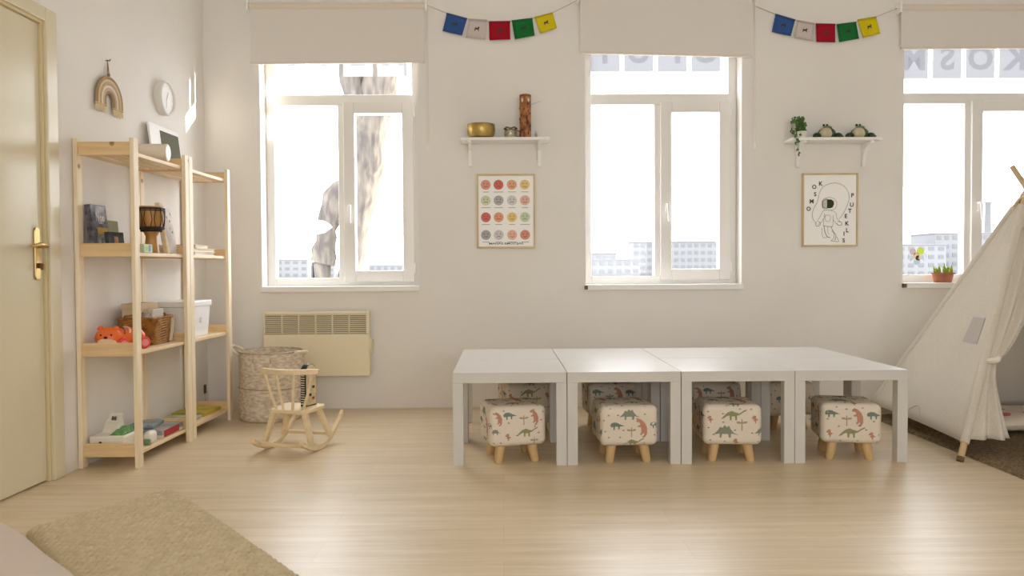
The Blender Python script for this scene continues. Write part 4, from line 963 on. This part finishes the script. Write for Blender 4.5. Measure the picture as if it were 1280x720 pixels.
# ------------------------------------------------------------------ dinosaur stools
DINO = {
 'sauro': ([(-1, -.35), (-.75, -.08), (-.45, .2), (-.1, .33), (.2, .2), (.5, .12), (.85, .36), (1.08, .44), (1.1, .36), (.8, .2), (.5, -.02), (.32, -.06), (.3, -.45), (.18, -.45), (.14, -.12), (-.1, -.12), (-.14, -.45), (-.26, -.45), (-.3, -.05), (-.5, -.1), (-.75, -.28)], 1),
 'anky': ([(-1, .05), (-.85, .33), (-.5, .45), (-.1, .42), (.3, .2), (.95, -.05), (.3, -.1), (.25, -.5), (.1, -.5), (.05, -.12), (-.35, -.1), (-.4, -.55), (-.55, -.55), (-.6, -.1), (-.85, -.2)], 2),
 'trex': ([(-.6, .65), (-.55, .85), (-.3, 1), (0, .85), (.35, .5), (.55, 0), (.55, -.6), (.3, -1), (0, -.95), (.25, -.7), (.2, -.5), (-.05, -.75), (-.2, -.7), (-.05, -.4), (-.1, .1), (-.45, .1), (-.4, .25), (-.15, .35), (-.25, .6)], 3),
 'stego': ([(-1, -.3), (-.6, .1), (-.45, .35), (-.25, .25), (-.1, .5), (.1, .3), (.25, .45), (.4, .15), (.65, -.15), (1.05, -.35), (.45, -.2), (.4, -.55), (.25, -.55), (.2, -.25), (-.3, -.25), (-.35, -.55), (-.5, -.55), (-.5, -.2)], 4),
 'mini': ([(-.8, .2), (-.3, .9), (.3, .8), (.2, .3), (.8, -.1), (.3, -.3), (.2, -.9), (0, -.9), (-.1, -.3), (-.5, -.4), (-.2, .1)], 3),
 'palm': ([(-.1, -1), (.12, -1), (.1, .2), (.8, .3), (1, .6), (.5, .65), (.15, .45), (.05, 1), (-.1, 1), (-.12, .45), (-.5, .65), (-1, .55), (-.8, .25), (-.08, .2)], 5),
 'dot': ([(-1, 0), (-.3, .3), (0, .9), (.3, .3), (1, 0), (.3, -.4), (-.3, -.4)], 6)}
PRM = [mat('print_none', (222, 210, 192)), mat('print_olive', (146, 146, 102), 0.9), mat('print_teal', (116, 134, 124), 0.9), mat('print_rust', (190, 138, 114), 0.9), mat('print_sage', (140, 144, 126), 0.9), mat('print_palm', (170, 154, 126), 0.9), mat('print_slate', (140, 136, 128), 0.9)]
LAY = {
 'A': [('anky', -.3, .55, .25), ('trex', .55, .42, .27), ('palm', .18, .3, .17), ('sauro', .28, -.3, .36), ('trex', -.72, .4, .24), ('stego', -.82, -.22, .2), ('mini', -.38, -.52, .14), ('palm', .55, -.8, .15)],
 'B': [('stego', 0, .6, .36), ('anky', -.42, .03, .26), ('trex', .42, -.1, .33), ('palm', .06, -.3, .17), ('sauro', .1, -.82, .36), ('anky', .92, .05, .22)],
 'C': [('sauro', 0, .52, .42), ('stego', -.25, -.28, .42), ('palm', .3, .02, .2), ('mini', -.78, .3, .14), ('mini', .74, .3, .15), ('stego', .98, -.3, .26), ('mini', .1, -.85, .15)],
 'D': [('anky', -.62, .5, .26), ('trex', .2, .33, .32), ('palm', -.16, .15, .18), ('sauro', -.02, -.42, .42), ('anky', .75, .45, .26), ('mini', -.72, -.5, .15), ('mini', .66, -.58, .15)]}
CUSH = mat('stool_fabric', (226, 215, 198), 0.9, bump=0.25, bscale=350, spec=0.15)
SH = (0.141, 0.138, 0.098); SR = 0.03; SCZ = 0.184
def onbox(p, off=0.0):
    q = [max(-(hh - SR), min(hh - SR, pc)) for pc, hh in zip(p, SH)]
    dv = Vector(p) - Vector(q); dv = dv.normalized() * (SR + off)
    return (q[0] + dv.x, q[1] + dv.y, SCZ + q[2] + dv.z)
def densify(poly, k=2):
    out = []
    for i, a in enumerate(poly):
        b_ = poly[(i + 1) % len(poly)]
        for s in range(k): out.append((a[0] + (b_[0] - a[0]) * s / k, a[1] + (b_[1] - a[1]) * s / k))
    return out
def make_stool(loc, rz, lay, label, detail=True):
    t = thing('dinosaur_stool', label, 'stool', loc, rz, 'stools with dinosaur fabric')
    o = rb(B(), (0, 0, SCZ), SH, SR, 4).build('cushion', CUSH, t); weld(o)
    pr = B(); order = ['A', 'B', 'C', 'D']; k0 = order.index(lay); rg = random.Random(k0 + 5)
    faces = [('f', lay), ('l', order[(k0 + 1) % 4]), ('r', order[(k0 + 2) % 4]), ('t', order[(k0 + 3) % 4]), ('b', order[(k0 + 1) % 4])]
    for fc_, ly in faces:
        items = list(LAY[ly]); tries = 0; nd = 0
        while nd < 12 and tries < 120:
            u, v = rg.uniform(-.9, .9), rg.uniform(-.9, .9); tries += 1
            if all(math.hypot(u - i[1], (v - i[2]) * .8) > (0.3 if i[0] != 'dot' else 0.3) * (1.05 if i[3] > .3 else .8) for i in items): items.append(('dot', u, v, .05)); nd += 1
        for kd, u, v, s in items:
            poly, mi = DINO[kd]
            pts = []
            for a, c in densify(poly):
                x = u * SH[0] + a * s * SH[0]; z = (v * SH[2] + c * s * SH[0])
                if fc_ == 'f': p = (x, -SH[1], z)
                elif fc_ == 'b': p = (-x, SH[1], z)
                elif fc_ == 'l': p = (-SH[0], -x, z)
                elif fc_ == 'r': p = (SH[0], x, z)
                else: p = (x, z * 1.4, SH[2])
                # wrap beyond the edge is trimmed to the edge
                lim = [hh * 0.995 for hh in SH]
                p = tuple(max(-l, min(l, c2)) if abs(abs(c2) - hh) > 1e-9 else c2 for c2, l, hh in zip(p, lim, SH))
                pts.append(onbox(p, 0.0012))
            if kd == 'dot': pr.add(pts, [tuple(range(len(pts)))], 0)
            elif fc_ != 'b': B().add(pts, [tuple(range(len(pts)))]).build('palm_print' if kd == 'palm' else 'dinosaur_print', PRM[mi], o, fix=False)
    dp = pr.build('dot_prints', PRM[6], o, fix=False); dp['kind'] = 'stuff'
    for sx_ in (-1, 1):
        for sy_ in (-1, 1):
            B().tube([(sx_ * 0.093, sy_ * 0.093, 0.0), (sx_ * 0.093, sy_ * 0.093, 0.004), (sx_ * 0.078, sy_ * 0.078, 0.092)], [0.0185, 0.0205, 0.026], 14).build('leg', LEGW, t, smooth=True)
    return t
FSY = 3.895
make_stool((0.045, FSY + 0.015, 0), math.radians(13), 'A', 'dinosaur print stool under the front table nearest the heater')
make_stool((0.606, FSY, 0), math.radians(3), 'B', 'dinosaur print stool under the second front table from the heater')
make_stool((1.125, FSY, 0), math.radians(-4), 'C', 'dinosaur print stool under the third front table from the heater')
make_stool((1.725, FSY + 0.01, 0), math.radians(-11), 'D', 'dinosaur print stool under the front table beside the tent')
make_stool((0.13, 4.62, 0), math.radians(10), 'C', 'dinosaur print stool under the back table nearest the heater')
make_stool((0.63, 4.63, 0), math.radians(4), 'D', 'dinosaur print stool under the second back table from the heater')
make_stool((1.25, 4.62, 0), math.radians(-6), 'A', 'dinosaur print stool under the third back table from the heater')
make_stool((1.66, 4.62, 0), math.radians(5), 'B', 'dinosaur print stool under the back table at the tent end')

# ------------------------------------------------------------------ play tent and brown rug
RUGM = mat('brown_pile', (142, 122, 96), 0.95, noise=70, amount=0.3, bump=1.0, bscale=160, spec=0.1, col2=(102, 86, 66))
def rug_grid():
    b = B(); x0, x1, y0, y1 = 2.31, 4.25, 2.75, 5.15; nx, ny = 110, 130; rg = random.Random(1)
    H_ = {}
    def f(u, v):
        e = min(u, 1 - u, v, 1 - v); z = 0.016 * min(1, (e / 0.012)) ** 0.5 + 0.002
        return (x0 + u * (x1 - x0) + rg.uniform(-.002, .002), y0 + v * (y1 - y0) + rg.uniform(-.002, .002), z + (rg.uniform(-.003, .004) if e > 0.01 else -0.001 if z < 0.003 else 0))
    return b.grid(f, nx, ny)
tag(rug_grid().build('brown_rug', RUGM, smooth=True, fix=False), 'dark brown pile rug lying under the play tent', 'rug')

A_, B_, C_, E_ = Vector((2.22, 3.75, 0)), Vector((2.29, 4.91, 0)), Vector((3.45, 4.84, 0)), Vector((3.38, 3.68, 0))
AP = Vector((2.905, 4.295, 1.335))
t = thing('play_tent', 'cream canvas play tent with wooden poles on the brown rug', 'tent', ((A_ + C_) / 2).to_tuple())
org = (A_ + C_) / 2
POLE = mat('tent_pole', (206, 178, 134), 0.55, noise=6, amount=0.08, stretch=(6, 6, 1))
CANV = mat_cloth('cream_canvas', (234, 226, 212), 0.22, 240, 0.3)
crad = 0.018
offs = [Vector((-.02, -.012, 0)), Vector((-.014, .02, 0)), Vector((.02, .014, 0)), Vector((.014, -.02, 0))]
for P, ex, of in ((A_, 0.06, offs[0]), (B_, 0.14, offs[1]), (C_, 0.03, offs[2]), (E_, 0.13, offs[3])):
    base = P + Vector((0, 0, 0.0 if P.x < 2.31 else 0.022)); d_ = (AP + of * .9 - base); tip = base + d_ * (1 + ex)
    pl_ = B().cyl(base - org, tip - org, 0.0155, 0.0145, 12).build('pole', POLE, t, smooth=True)
    q = base + d_ * 0.004
    B().cyl(base - org, base + d_ * 0.015 - org, 0.0168, 0.0168, 12).build('rubber_cap', mat('pole_cap', (112, 88, 56), 0.7), pl_, smooth=True)
def lerp(a, b_, u): return a + (b_ - a) * u
def panel(P, Q, h0, h1, bulge, nu=16, nv=22, u0=0.0, u1=1.0, sag=0.0):
    nrm = (Q - P).cross(AP - P).normalized()
    if nrm.dot(org - P) > 0: nrm = -nrm
    def f(u, v):
        uu = u0 + (u1 - u0) * u
        k = h0 + (h1 - h0) * v
        a = lerp(P, AP, k); c = lerp(Q, AP, k)
        p = lerp(a, c, uu)
        hem = sag * math.sin(PI * uu) * (1 - v) ** 4
        p = p + nrm * (0.014 + bulge * math.sin(PI * uu) * math.sin(PI * min(1, v * 1.1)) + 0.006 * math.sin(uu * 23) * (1 - v) * math.sin(PI * uu)) + Vector((0, 0, hem))
        return tuple(p - org)
    return B().grid(f, nu, nv), f
b, fL = panel(A_, B_, 0.062, 0.965, -0.02, sag=0.008); side = b.build('side_canvas', CANV, t, smooth=True, thick=0.003)
b, _ = panel(B_, C_, 0.045, 0.965, -0.02); b.build('back_canvas', CANV, t, smooth=True, thick=0.003)
b, _ = panel(C_, E_, 0.045, 0.965, -0.02); b.build('side_canvas', CANV, t, smooth=True, thick=0.003)
b, _ = panel(A_, E_, 0.86, 0.965, 0.0, 8, 4); b.build('front_top_canvas', CANV, t, smooth=True, thick=0.003)
# pole sleeves along the two near edges
for P, of in ((A_, offs[0]), (B_, offs[1]), (E_, offs[3])):
    q0 = P + Vector((0, 0, 0.0 if P.x < 2.31 else 0.022)); q1 = AP + of * .9
    B().cyl(lerp(q0, q1, 0.062) - org, lerp(q0, q1, 0.955) - org, 0.0215, 0.0205, 12).build('pole_sleeve', CANV, t, smooth=True)
# front flap: hangs from the top, gathered at the tie, flares out below
def flap(P, Q, s):
    def f(u, v):
        k = 0.075 + (0.92 - 0.075) * v
        a = lerp(P, AP, k); c = lerp(Q, AP, k)
        kt = 0.355
        if k >= kt: w_ = 0.04 + 0.52 * ((k - kt) / (0.92 - kt)) ** 0.6
        else: w_ = 0.045 + 0.20 * ((kt - k) / kt) ** 0.9
        fold = 0.02 * math.sin(u * 15) * (0.4 + min(1, abs(k - kt) * 4))
        p = lerp(a, c, u * w_) + Vector((0, -0.014 + fold * (u ** .5) + 0.012 * u, 0)) - Vector((0, 0.03, 0)) * math.exp(-((k - kt) / 0.05) ** 2) * u
        p.z += (0.05 * u * max(0, (0.2 - k) / 0.2) * -0.0)
        return tuple(p - org)
    return B().grid(f, 36, 40)
flap(A_, E_, 1).build('door_flap', CANV, t, smooth=True, thick=0.003)
flap(E_, A_, -1).build('door_flap', CANV, t, smooth=True, thick=0.003)
for P, Q in ((A_, E_), (E_, A_)):
    a = lerp(P, AP, 0.355); c = lerp(Q, AP, 0.355); m_ = lerp(a, c, 0.03) + Vector((0, -0.015, 0)) - org; dq = (c - a).normalized()
    B().tube([(m_ + dq * 0.021 * math.cos(q) + Vector((0, 1, 0)) * 0.03 * math.sin(q) + Vector((0, 0, 0.006 * math.cos(q)))).to_tuple() for q in [2 * PI * i / 20 for i in range(20)]], 0.016, 8, closed=True).build('tie_band', mat('tie_white', (232, 224, 206), 0.8), t, smooth=True)
# clear window patch sewn on the side panel
def patchpt(u, v, off):
    p = Vector(fL(u, v)); e = 0.001
    n_ = (Vector(fL(u + e, v)) - p).cross(Vector(fL(u, v + e)) - p).normalized()
    if n_.x > 0: n_ = -n_
    return p + n_ * off
w0, w1, v0, v1 = 0.14, 0.365, 0.375, 0.487
B().grid(lambda u, v: tuple(patchpt(w0 + (w1 - w0) * u, v0 + (v1 - v0) * v, 0.004)), 4, 6).build('window_patch', mat_cloth('grey_mesh_patch', (214, 206, 196), 0.25, 500, 0.2), side, thick=0.002)
B().tube([tuple(patchpt(0.42 + 0.16 * q, 0.012 + 0.05 * math.sin(PI * q), 0.006)) for q in [i / 10 for i in range(11)]], 0.0025, 6).build('cord_loop', mat('canvas_cord', (206, 192, 166), 0.9), side)
B().tube([tuple(AP - org + Vector((0.045 * math.cos(a), 0.045 * math.sin(a), -0.015 + 0.012 * math.sin(2 * a)))) for a in [2 * PI * i / 24 for i in range(24)]], 0.006, 6, closed=True).build('rope_binding', mat('tie_white', (232, 224, 206)), t, smooth=True)
# cushion and grey toy inside the tent
def cushion(name, label, loc, hx_, hy_, hz_, m, rz, spots=None):
    t = thing(name, label, 'cushion', loc, rz)
    def f(sgn):
        def g(u, v):
            a, c = 2 * u - 1, 2 * v - 1
            h = ((1 - abs(a) ** 3.2) * (1 - abs(c) ** 3.2)) ** 0.42
            pin = 1 - 0.10 * (1 - abs(a) ** 2) * abs(c) ** 6 * 0
            x = a * hx_ * (1 - 0.07 * (1 - c * c) * (a * a)); y = c * hy_ * (1 - 0.07 * (1 - a * a) * (c * c))
            wr = 0.004 * math.sin(7 * a + 3 * c) * h
            return (x, y, hz_ + sgn * hz_ * h * 0.97 + wr)
        return g
    b = B(); b.grid(f(1), 24, 24); b.grid(f(-1), 24, 24)
    o = b.build('cover', m, t, fix=False); weld(o, 1e-4)
    B().tube([(x, y, hz_) for x, y in [(f(1)(i / 12, 0)[0], f(1)(i / 12, 0)[1]) for i in range(12)] + [(f(1)(1, i / 12)[0], f(1)(1, i / 12)[1]) for i in range(12)] + [(f(1)(1 - i / 12, 1)[0], f(1)(1 - i / 12, 1)[1]) for i in range(12)] + [(f(1)(0, 1 - i / 12)[0], f(1)(0, 1 - i / 12)[1]) for i in range(12)]], 0.004, 6, closed=True).build('seam', m, t, smooth=True)
    if spots:
        for (u, v, s, mm) in spots:
            b = B(); n_ = 9
            b.add([tuple(Vector(f(1)(u + s * math.cos(2 * PI * i / n_) * (1 + .3 * math.sin(3 * i)), v + s * math.sin(2 * PI * i / n_))) + Vector((0, 0, 0.002))) for i in range(n_)], [tuple(range(n_))]); b.build('print', mm, t, fix=False)
    return t
cushion('floor_cushion', 'white cushion with pink print lying inside the tent', (2.93, 4.44, 0.021), 0.24, 0.22, 0.055, mat('cushion_white', (226, 214, 198), 0.9), 0.1, [(0.2, 0.2, 0.06, mat('cushion_pink', (206, 120, 116), 0.9)), (0.35, 0.5, 0.05, mat('cushion_pink', (0, 0, 0))), (0.15, 0.6, 0.05, mat('cushion_grey', (150, 140, 140), 0.9)), (0.5, 0.25, 0.05, mat('cushion_pink', (0, 0, 0)))])
t = thing('soft_toy', 'small grey soft toy beside the tent cushion', 'toy', (2.62, 4.19, 0.021))
B().ball((0, 0, 0.03), (0.05, 0.042, 0.03), 16).build('body', mat('grey_plush', (104, 98, 92), 0.95, bump=0.6, bscale=200), t, smooth=True)
B().ball((0.035, -0.03, 0.035), (0.024, 0.024, 0.022), 12).build('head', mat('grey_plush', (0, 0, 0)), t, smooth=True)

# ------------------------------------------------------------------ plant on the sill, flower sticker
t = thing('potted_shoots', 'oval terracotta pot of green bulb shoots on the window sill', 'plant', (3.06, D + 0.055, WZ0 + 0.0362))
TC = mat('terracotta', (176, 112, 82), 0.7, noise=12, amount=0.08)
B().lathe([(0, 0.0), (0.055, 0.0), (0.058, 0.004), (0.068, 0.055), (0.076, 0.056), (0.077, 0.068), (0.07, 0.068), (0.064, 0.05), (0, 0.048)], n=32, sx=1.05, sy=0.72).build('pot', TC, t, smooth=True)
B().lathe([(0, 0.05), (0.065, 0.05), (0, 0.058)], n=20, sx=1.05, sy=0.72).build('soil', mat('potting_soil', (70, 52, 38)), t)
SHM = mat('bulb_green', (150, 176, 52), 0.45); rr = random.Random(9)
for cx_ in (-0.038, 0.018, 0.045):
    for k in range(6):
        a = rr.uniform(0, 2 * PI); ox, oy = 0.013 * math.cos(a), 0.01 * math.sin(a); hh = rr.uniform(0.05, 0.09); lx = rr.uniform(-.018, .02)
        B().hexa([(cx_ + ox - .007, oy - .0012, .05), (cx_ + ox + .007, oy - .0012, .05), (cx_ + ox + .007, oy + .0012, .05), (cx_ + ox - .007, oy + .0012, .05)], [(cx_ + ox + lx * .5 - .0085, oy * 1.4 - .001, .05 + hh * .6), (cx_ + ox + lx * .5 + .0085, oy * 1.4 - .001, .05 + hh * .6), (cx_ + ox + lx * .5 + .0085, oy * 1.4 + .001, .05 + hh * .6), (cx_ + ox + lx * .5 - .0085, oy * 1.4 + .001, .05 + hh * .6)]).hexa([(cx_ + ox + lx * .5 - .0085, oy * 1.4 - .001, .05 + hh * .6), (cx_ + ox + lx * .5 + .0085, oy * 1.4 - .001, .05 + hh * .6), (cx_ + ox + lx * .5 + .0085, oy * 1.4 + .001, .05 + hh * .6), (cx_ + ox + lx * .5 - .0085, oy * 1.4 + .001, .05 + hh * .6)], [(cx_ + ox + lx - .001, oy * 1.6 - .0008, .05 + hh), (cx_ + ox + lx + .001, oy * 1.6 - .0008, .05 + hh), (cx_ + ox + lx + .001, oy * 1.6 + .0008, .05 + hh), (cx_ + ox + lx - .001, oy * 1.6 + .0008, .05 + hh)]).build('leaf', SHM, t)
t = thing('window_sticker', 'coloured flower sticker of round petals on the window glass', 'sticker', (2.935, FY0 + 0.037, 1.02))
def petal(x, z, r, c, nm='petal', o=0): 
    b = B(); disc(b, x, z, r, 0.002 - o); b.build(nm, mat_translucent('petal_%d_%d' % (int(x * 1000), int(z * 1000)), c), t)
petal(-0.026, 0.034, 0.023, (0.105, 0.075, 0.07, 1), o=.0); petal(0.028, 0.036, 0.026, (0.10, 0.115, 0.012, 1), o=.001); petal(-0.002, 0.004, 0.022, (0.13, 0.085, 0.045, 1), 'petal', .002); petal(0.004, -0.038, 0.024, (0.085, 0.10, 0.095, 1), o=.001); petal(0.012, -0.012, 0.018, (0.125, 0.09, 0.07, 1), o=.003); petal(-0.04, -0.028, 0.006, (0.06, 0.06, 0.06, 1))
for x in (-0.045, 0.055): B().tube([(x + 0.016 * math.cos(a), 0.0, -0.006 + 0.024 * math.sin(a)) for a in [2 * PI * i / 20 for i in range(20)]], 0.0012, 4, closed=True).build('outline', mat('sticker_line', (150, 140, 140), 0.7), t)

# ------------------------------------------------------------------ woven runner and pillow in the foreground
RUN = mat('oat_weave', (206, 190, 158), 0.95, noise=25, amount=0.14, bump=0.3, bscale=300, spec=0.1, col2=(194, 177, 144))
p00, p10, p01 = Vector((-1.405, 3.335, 0)), Vector((-0.555, 2.285, 0)), Vector((-1.715, 2.80, 0))
eu = (p10 - p00); ev = (p01 - p00)
LU, LV = eu.length * 1.9, ev.length
eu.normalize(); ev.normalize()
nu, nv = 330, 150; b = B(); vs = []
rg = random.Random(11); rc = 0.11
jit = [rg.uniform(0, 6.28) for _ in range(400)]
for j in range(nv + 1):
    for i in range(nu + 1):
        a, c = LU * i / nu, LV * j / nv
        # round the far corner
        if a < rc and c < rc:
            da, dc = rc - a, rc - c; m1 = max(da, dc); h_ = math.hypot(da, dc)
            if h_ > 1e-6: k = m1 / h_; a2, c2 = rc - da * k, rc - dc * k
            else: a2, c2 = a, c
        else: a2, c2 = a, c
        e = min(a, c, LU - a, LV - c)
        row = int(a / 0.02); ph = (a / 0.02 - row)
        hgt = 0.005 * math.sin(PI * ph) + 0.006 * abs(math.sin(PI * (c / 0.034) + (row % 2) * PI / 2 + 0.5 * math.sin(jit[row % 400] + c * 9))) * math.sin(PI * ph)
        z = 0.004 + 0.024 * min(1, e / 0.03) ** 0.5 + hgt * min(1, e / 0.012)
        p = p00 + eu * a2 + ev * c2
        vs.append((p.x, p.y, max(z, 0.003)))
wd = nu + 1
b.add(vs, [(j * wd + i, j * wd + i + 1, (j + 1) * wd + i + 1, (j + 1) * wd + i) for j in range(nv) for i in range(nu)])
tag(b.build('woven_runner', RUN, smooth=False, fix=False), 'thick oat coloured woven mat on the floor in the foreground', 'mat')
cushion('floor_pillow', 'large off-white pillow at the corner of the woven mat', (-1.497, 2.133, 0.002), 0.42, 0.22, 0.1, mat('pillow_linen', (206, 192, 178), 0.9, bump=0.2, bscale=120, spec=0.1), -0.766)

# ------------------------------------------------------------------ outside
GZ = -4.0
SNOW = mat('snowy_ground', (150, 150, 152), 0.95)
g = B().box(-900, 900, D + 3.0, 900, GZ - 0.5, GZ).build('snow_ground', SNOW); struct(g, 'pale snowy ground far below the windows', 'ground')
def fac(name, v, w=1.0): return mat(name, tuple(int(v * k) for k in (1, 1, 1.01)), 0.95, spec=0.05)
WINM = fac('far_window', 90)
def building(name, label, Y, x0, x1, zt, depth, m, floors, colsn, wfrac=0.55, z0=GZ, roof=None, group=None, eav=0.3):
    t = thing(name, label, 'building', ((x0 + x1) / 2, Y, z0), 0, group); w_ = (x1 - x0) / 2; H_ = zt - z0
    B().box(-w_, w_, 0, depth, 0, H_).build('walls', m, t)
    B().box(-w_ - eav, w_ + eav, -eav, depth + eav, H_, H_ + 0.4).build('roof', roof or m, t)
    if floors:
        fh = H_ / floors; cw = 2 * w_ / colsn; me = None
        for r_ in range(floors):
            for c_ in range(colsn):
                if me is None:
                    o = B().box(-cw * wfrac / 2, cw * wfrac / 2, -0.15, 0.02, -fh * .22, fh * .22).build('window', WINM, t); me = o.data
                else: o = bpy.data.objects.new('window', me); COL.objects.link(o); o.parent = t
                o.location = (-w_ + cw * (c_ + .5), 0, fh * (r_ + .55))
    return t
building('apartment_block', 'pale apartment block with rows of windows seen through the middle window', 340, 57, 95, 11.8, 14, fac('facade_a', 101), 5, 13)
building('apartment_block', 'lower wing adjoining the right end of the apartment block', 341, 95.5, 108, 7.6, 14, fac('facade_b', 104), 4, 4)
building('low_house', 'pale low building left of the apartment block', 300, 30, 44, 6.2, 12, fac('facade_c', 100), 3, 5)
building('low_house', 'long pale low building in front of the apartment block', 260, 29, 46, 3.4, 10, fac('facade_d', 103), 3, 6)
building('long_building', 'long pale building seen through the window behind the tent', 330, 184, 214, 14.5, 20, fac('facade_e', 101), 5, 9)
building('low_house', 'pale low building left of the long building', 320, 150, 183, 9.5, 20, fac('facade_f', 104), 4, 8)
building('skyline_block', 'hazy skyline block seen through the window with the tree', 420, -126, -104, 6, 15, fac('facade_g', 105), 3, 5)
building('skyline_block', 'hazy lower skyline block beside the tree trunk', 430, -103, -92, 4.5, 15, fac('facade_h', 106), 3, 3)
building('skyline_block', 'distant low block right of the tree trunk', 440, -75, -52, 2.6, 15, fac('facade_i', 107), 2, 6)
t = thing('chimney_stack', 'tall factory chimney above the long building', 'chimney', (224, 358, GZ))
B().lathe([(1.8, 0), (1.55, 20), (1.25, 33.2), (1.45, 33.5), (1.45, 34.2), (0, 34.2)], n=16).build('stack', fac('chimney_concrete', 92), t, smooth=True)
t = thing('mast', 'thin mast on the skyline seen through the window with the tree', 'mast', (-120, 415, GZ)); B().cyl((0, 0, 0), (0, 0, 14.5), 0.35, 0.2, 8).build('pole', fac('mast_grey', 88), t)
# big tree outside the left window
BARK = mat('grey_bark', (92, 86, 78), 0.95, noise=9, amount=0.3, bump=1.0, bscale=22, col2=(66, 62, 60), stretch=(2, 2, 0.5), spec=0.05)
SNB = mat('snow_on_bark', (140, 140, 142), 0.95)
t = thing('bare_tree', 'gnarled bare tree trunk outside the left window', 'tree', (-1.68, 9.0, GZ))
def limb(pts, rad, nm, m=BARK, sd_=0, n=18):
    P = []; R = []; rg = random.Random(sd_)
    for i in range(len(pts) - 1):
        for s in range(5):
            u = s / 5; P.append(tuple(pts[i][k] + (pts[i + 1][k] - pts[i][k]) * u + (rg.uniform(-.012, .012) if k < 2 else 0) for k in range(3))); R.append((rad[i] + (rad[i + 1] - rad[i]) * u) * rg.uniform(.92, 1.08))
    P.append(pts[-1]); R.append(rad[-1])
    b = B(); b.tube(P, R, n); rg2 = random.Random(sd_ + 1)
    b.v = [(x + rg2.uniform(-.012, .012), y + rg2.uniform(-.012, .012), z) for x, y, z in b.v]
    return b.build(nm, m, t, smooth=True)
limb([(-0.15, 0, 0), (-0.12, 0, 3.2), (-0.06, 0, 4.9), (0.03, 0, 5.6), (0.12, 0, 6.1), (0.2, 0, 6.6), (0.34, 0, 7.3)], [0.34, 0.2, 0.125, 0.16, 0.21, 0.19, 0.2], 'trunk', sd_=1)
limb([(0.16, 0, 6.55), (0.0, 0, 6.95), (-0.04, 0, 7.35), (0.0, 0, 7.9)], [0.16, 0.13, 0.16, 0.1], 'branch', sd_=2)
limb([(0.3, 0, 7.1), (0.42, 0, 7.7), (0.6, 0.1, 8.6)], [0.17, 0.13, 0.09], 'branch', sd_=3)
limb([(-0.12, -0.05, 3.0), (-0.36, -0.1, 4.2), (-0.36, -0.1, 5.0), (-0.34, -0.1, 5.15)], [0.16, 0.07, 0.09, 0.06], 'branch', sd_=4)
limb([(-0.36, -0.1, 5.02), (-0.3, -0.1, 5.4), (-0.22, -0.08, 5.75), (-0.05, 0, 6.0)], [0.135, 0.11, 0.15, 0.08], 'branch', sd_=5)
B().ball((-0.36, -0.14, 5.42), (0.16, 0.12, 0.09), 12).build('snow_cap', SNB, t, smooth=True)
B().ball((-0.06, -0.16, 7.42), (0.15, 0.08, 0.1), 12).build('snow_cap', SNB, t, smooth=True)
# unseen blocks added outside to shade the windows from the low sun
building('sun_blocker', 'unseen block added outside to the right to shade the windows', D + 0.45, 6.2, 9.0, 6.5, 1.9, mat('blocker_plaster', (196, 186, 172), 0.9), 0, 0, eav=0.0)
building('sun_blocker', 'lower unseen block added to trim the sun through the left window', D + 2.36, 6.2, 9.0, 3.6, 0.9, mat('blocker_plaster', (196, 186, 172), 0.9), 0, 0, eav=0.0)
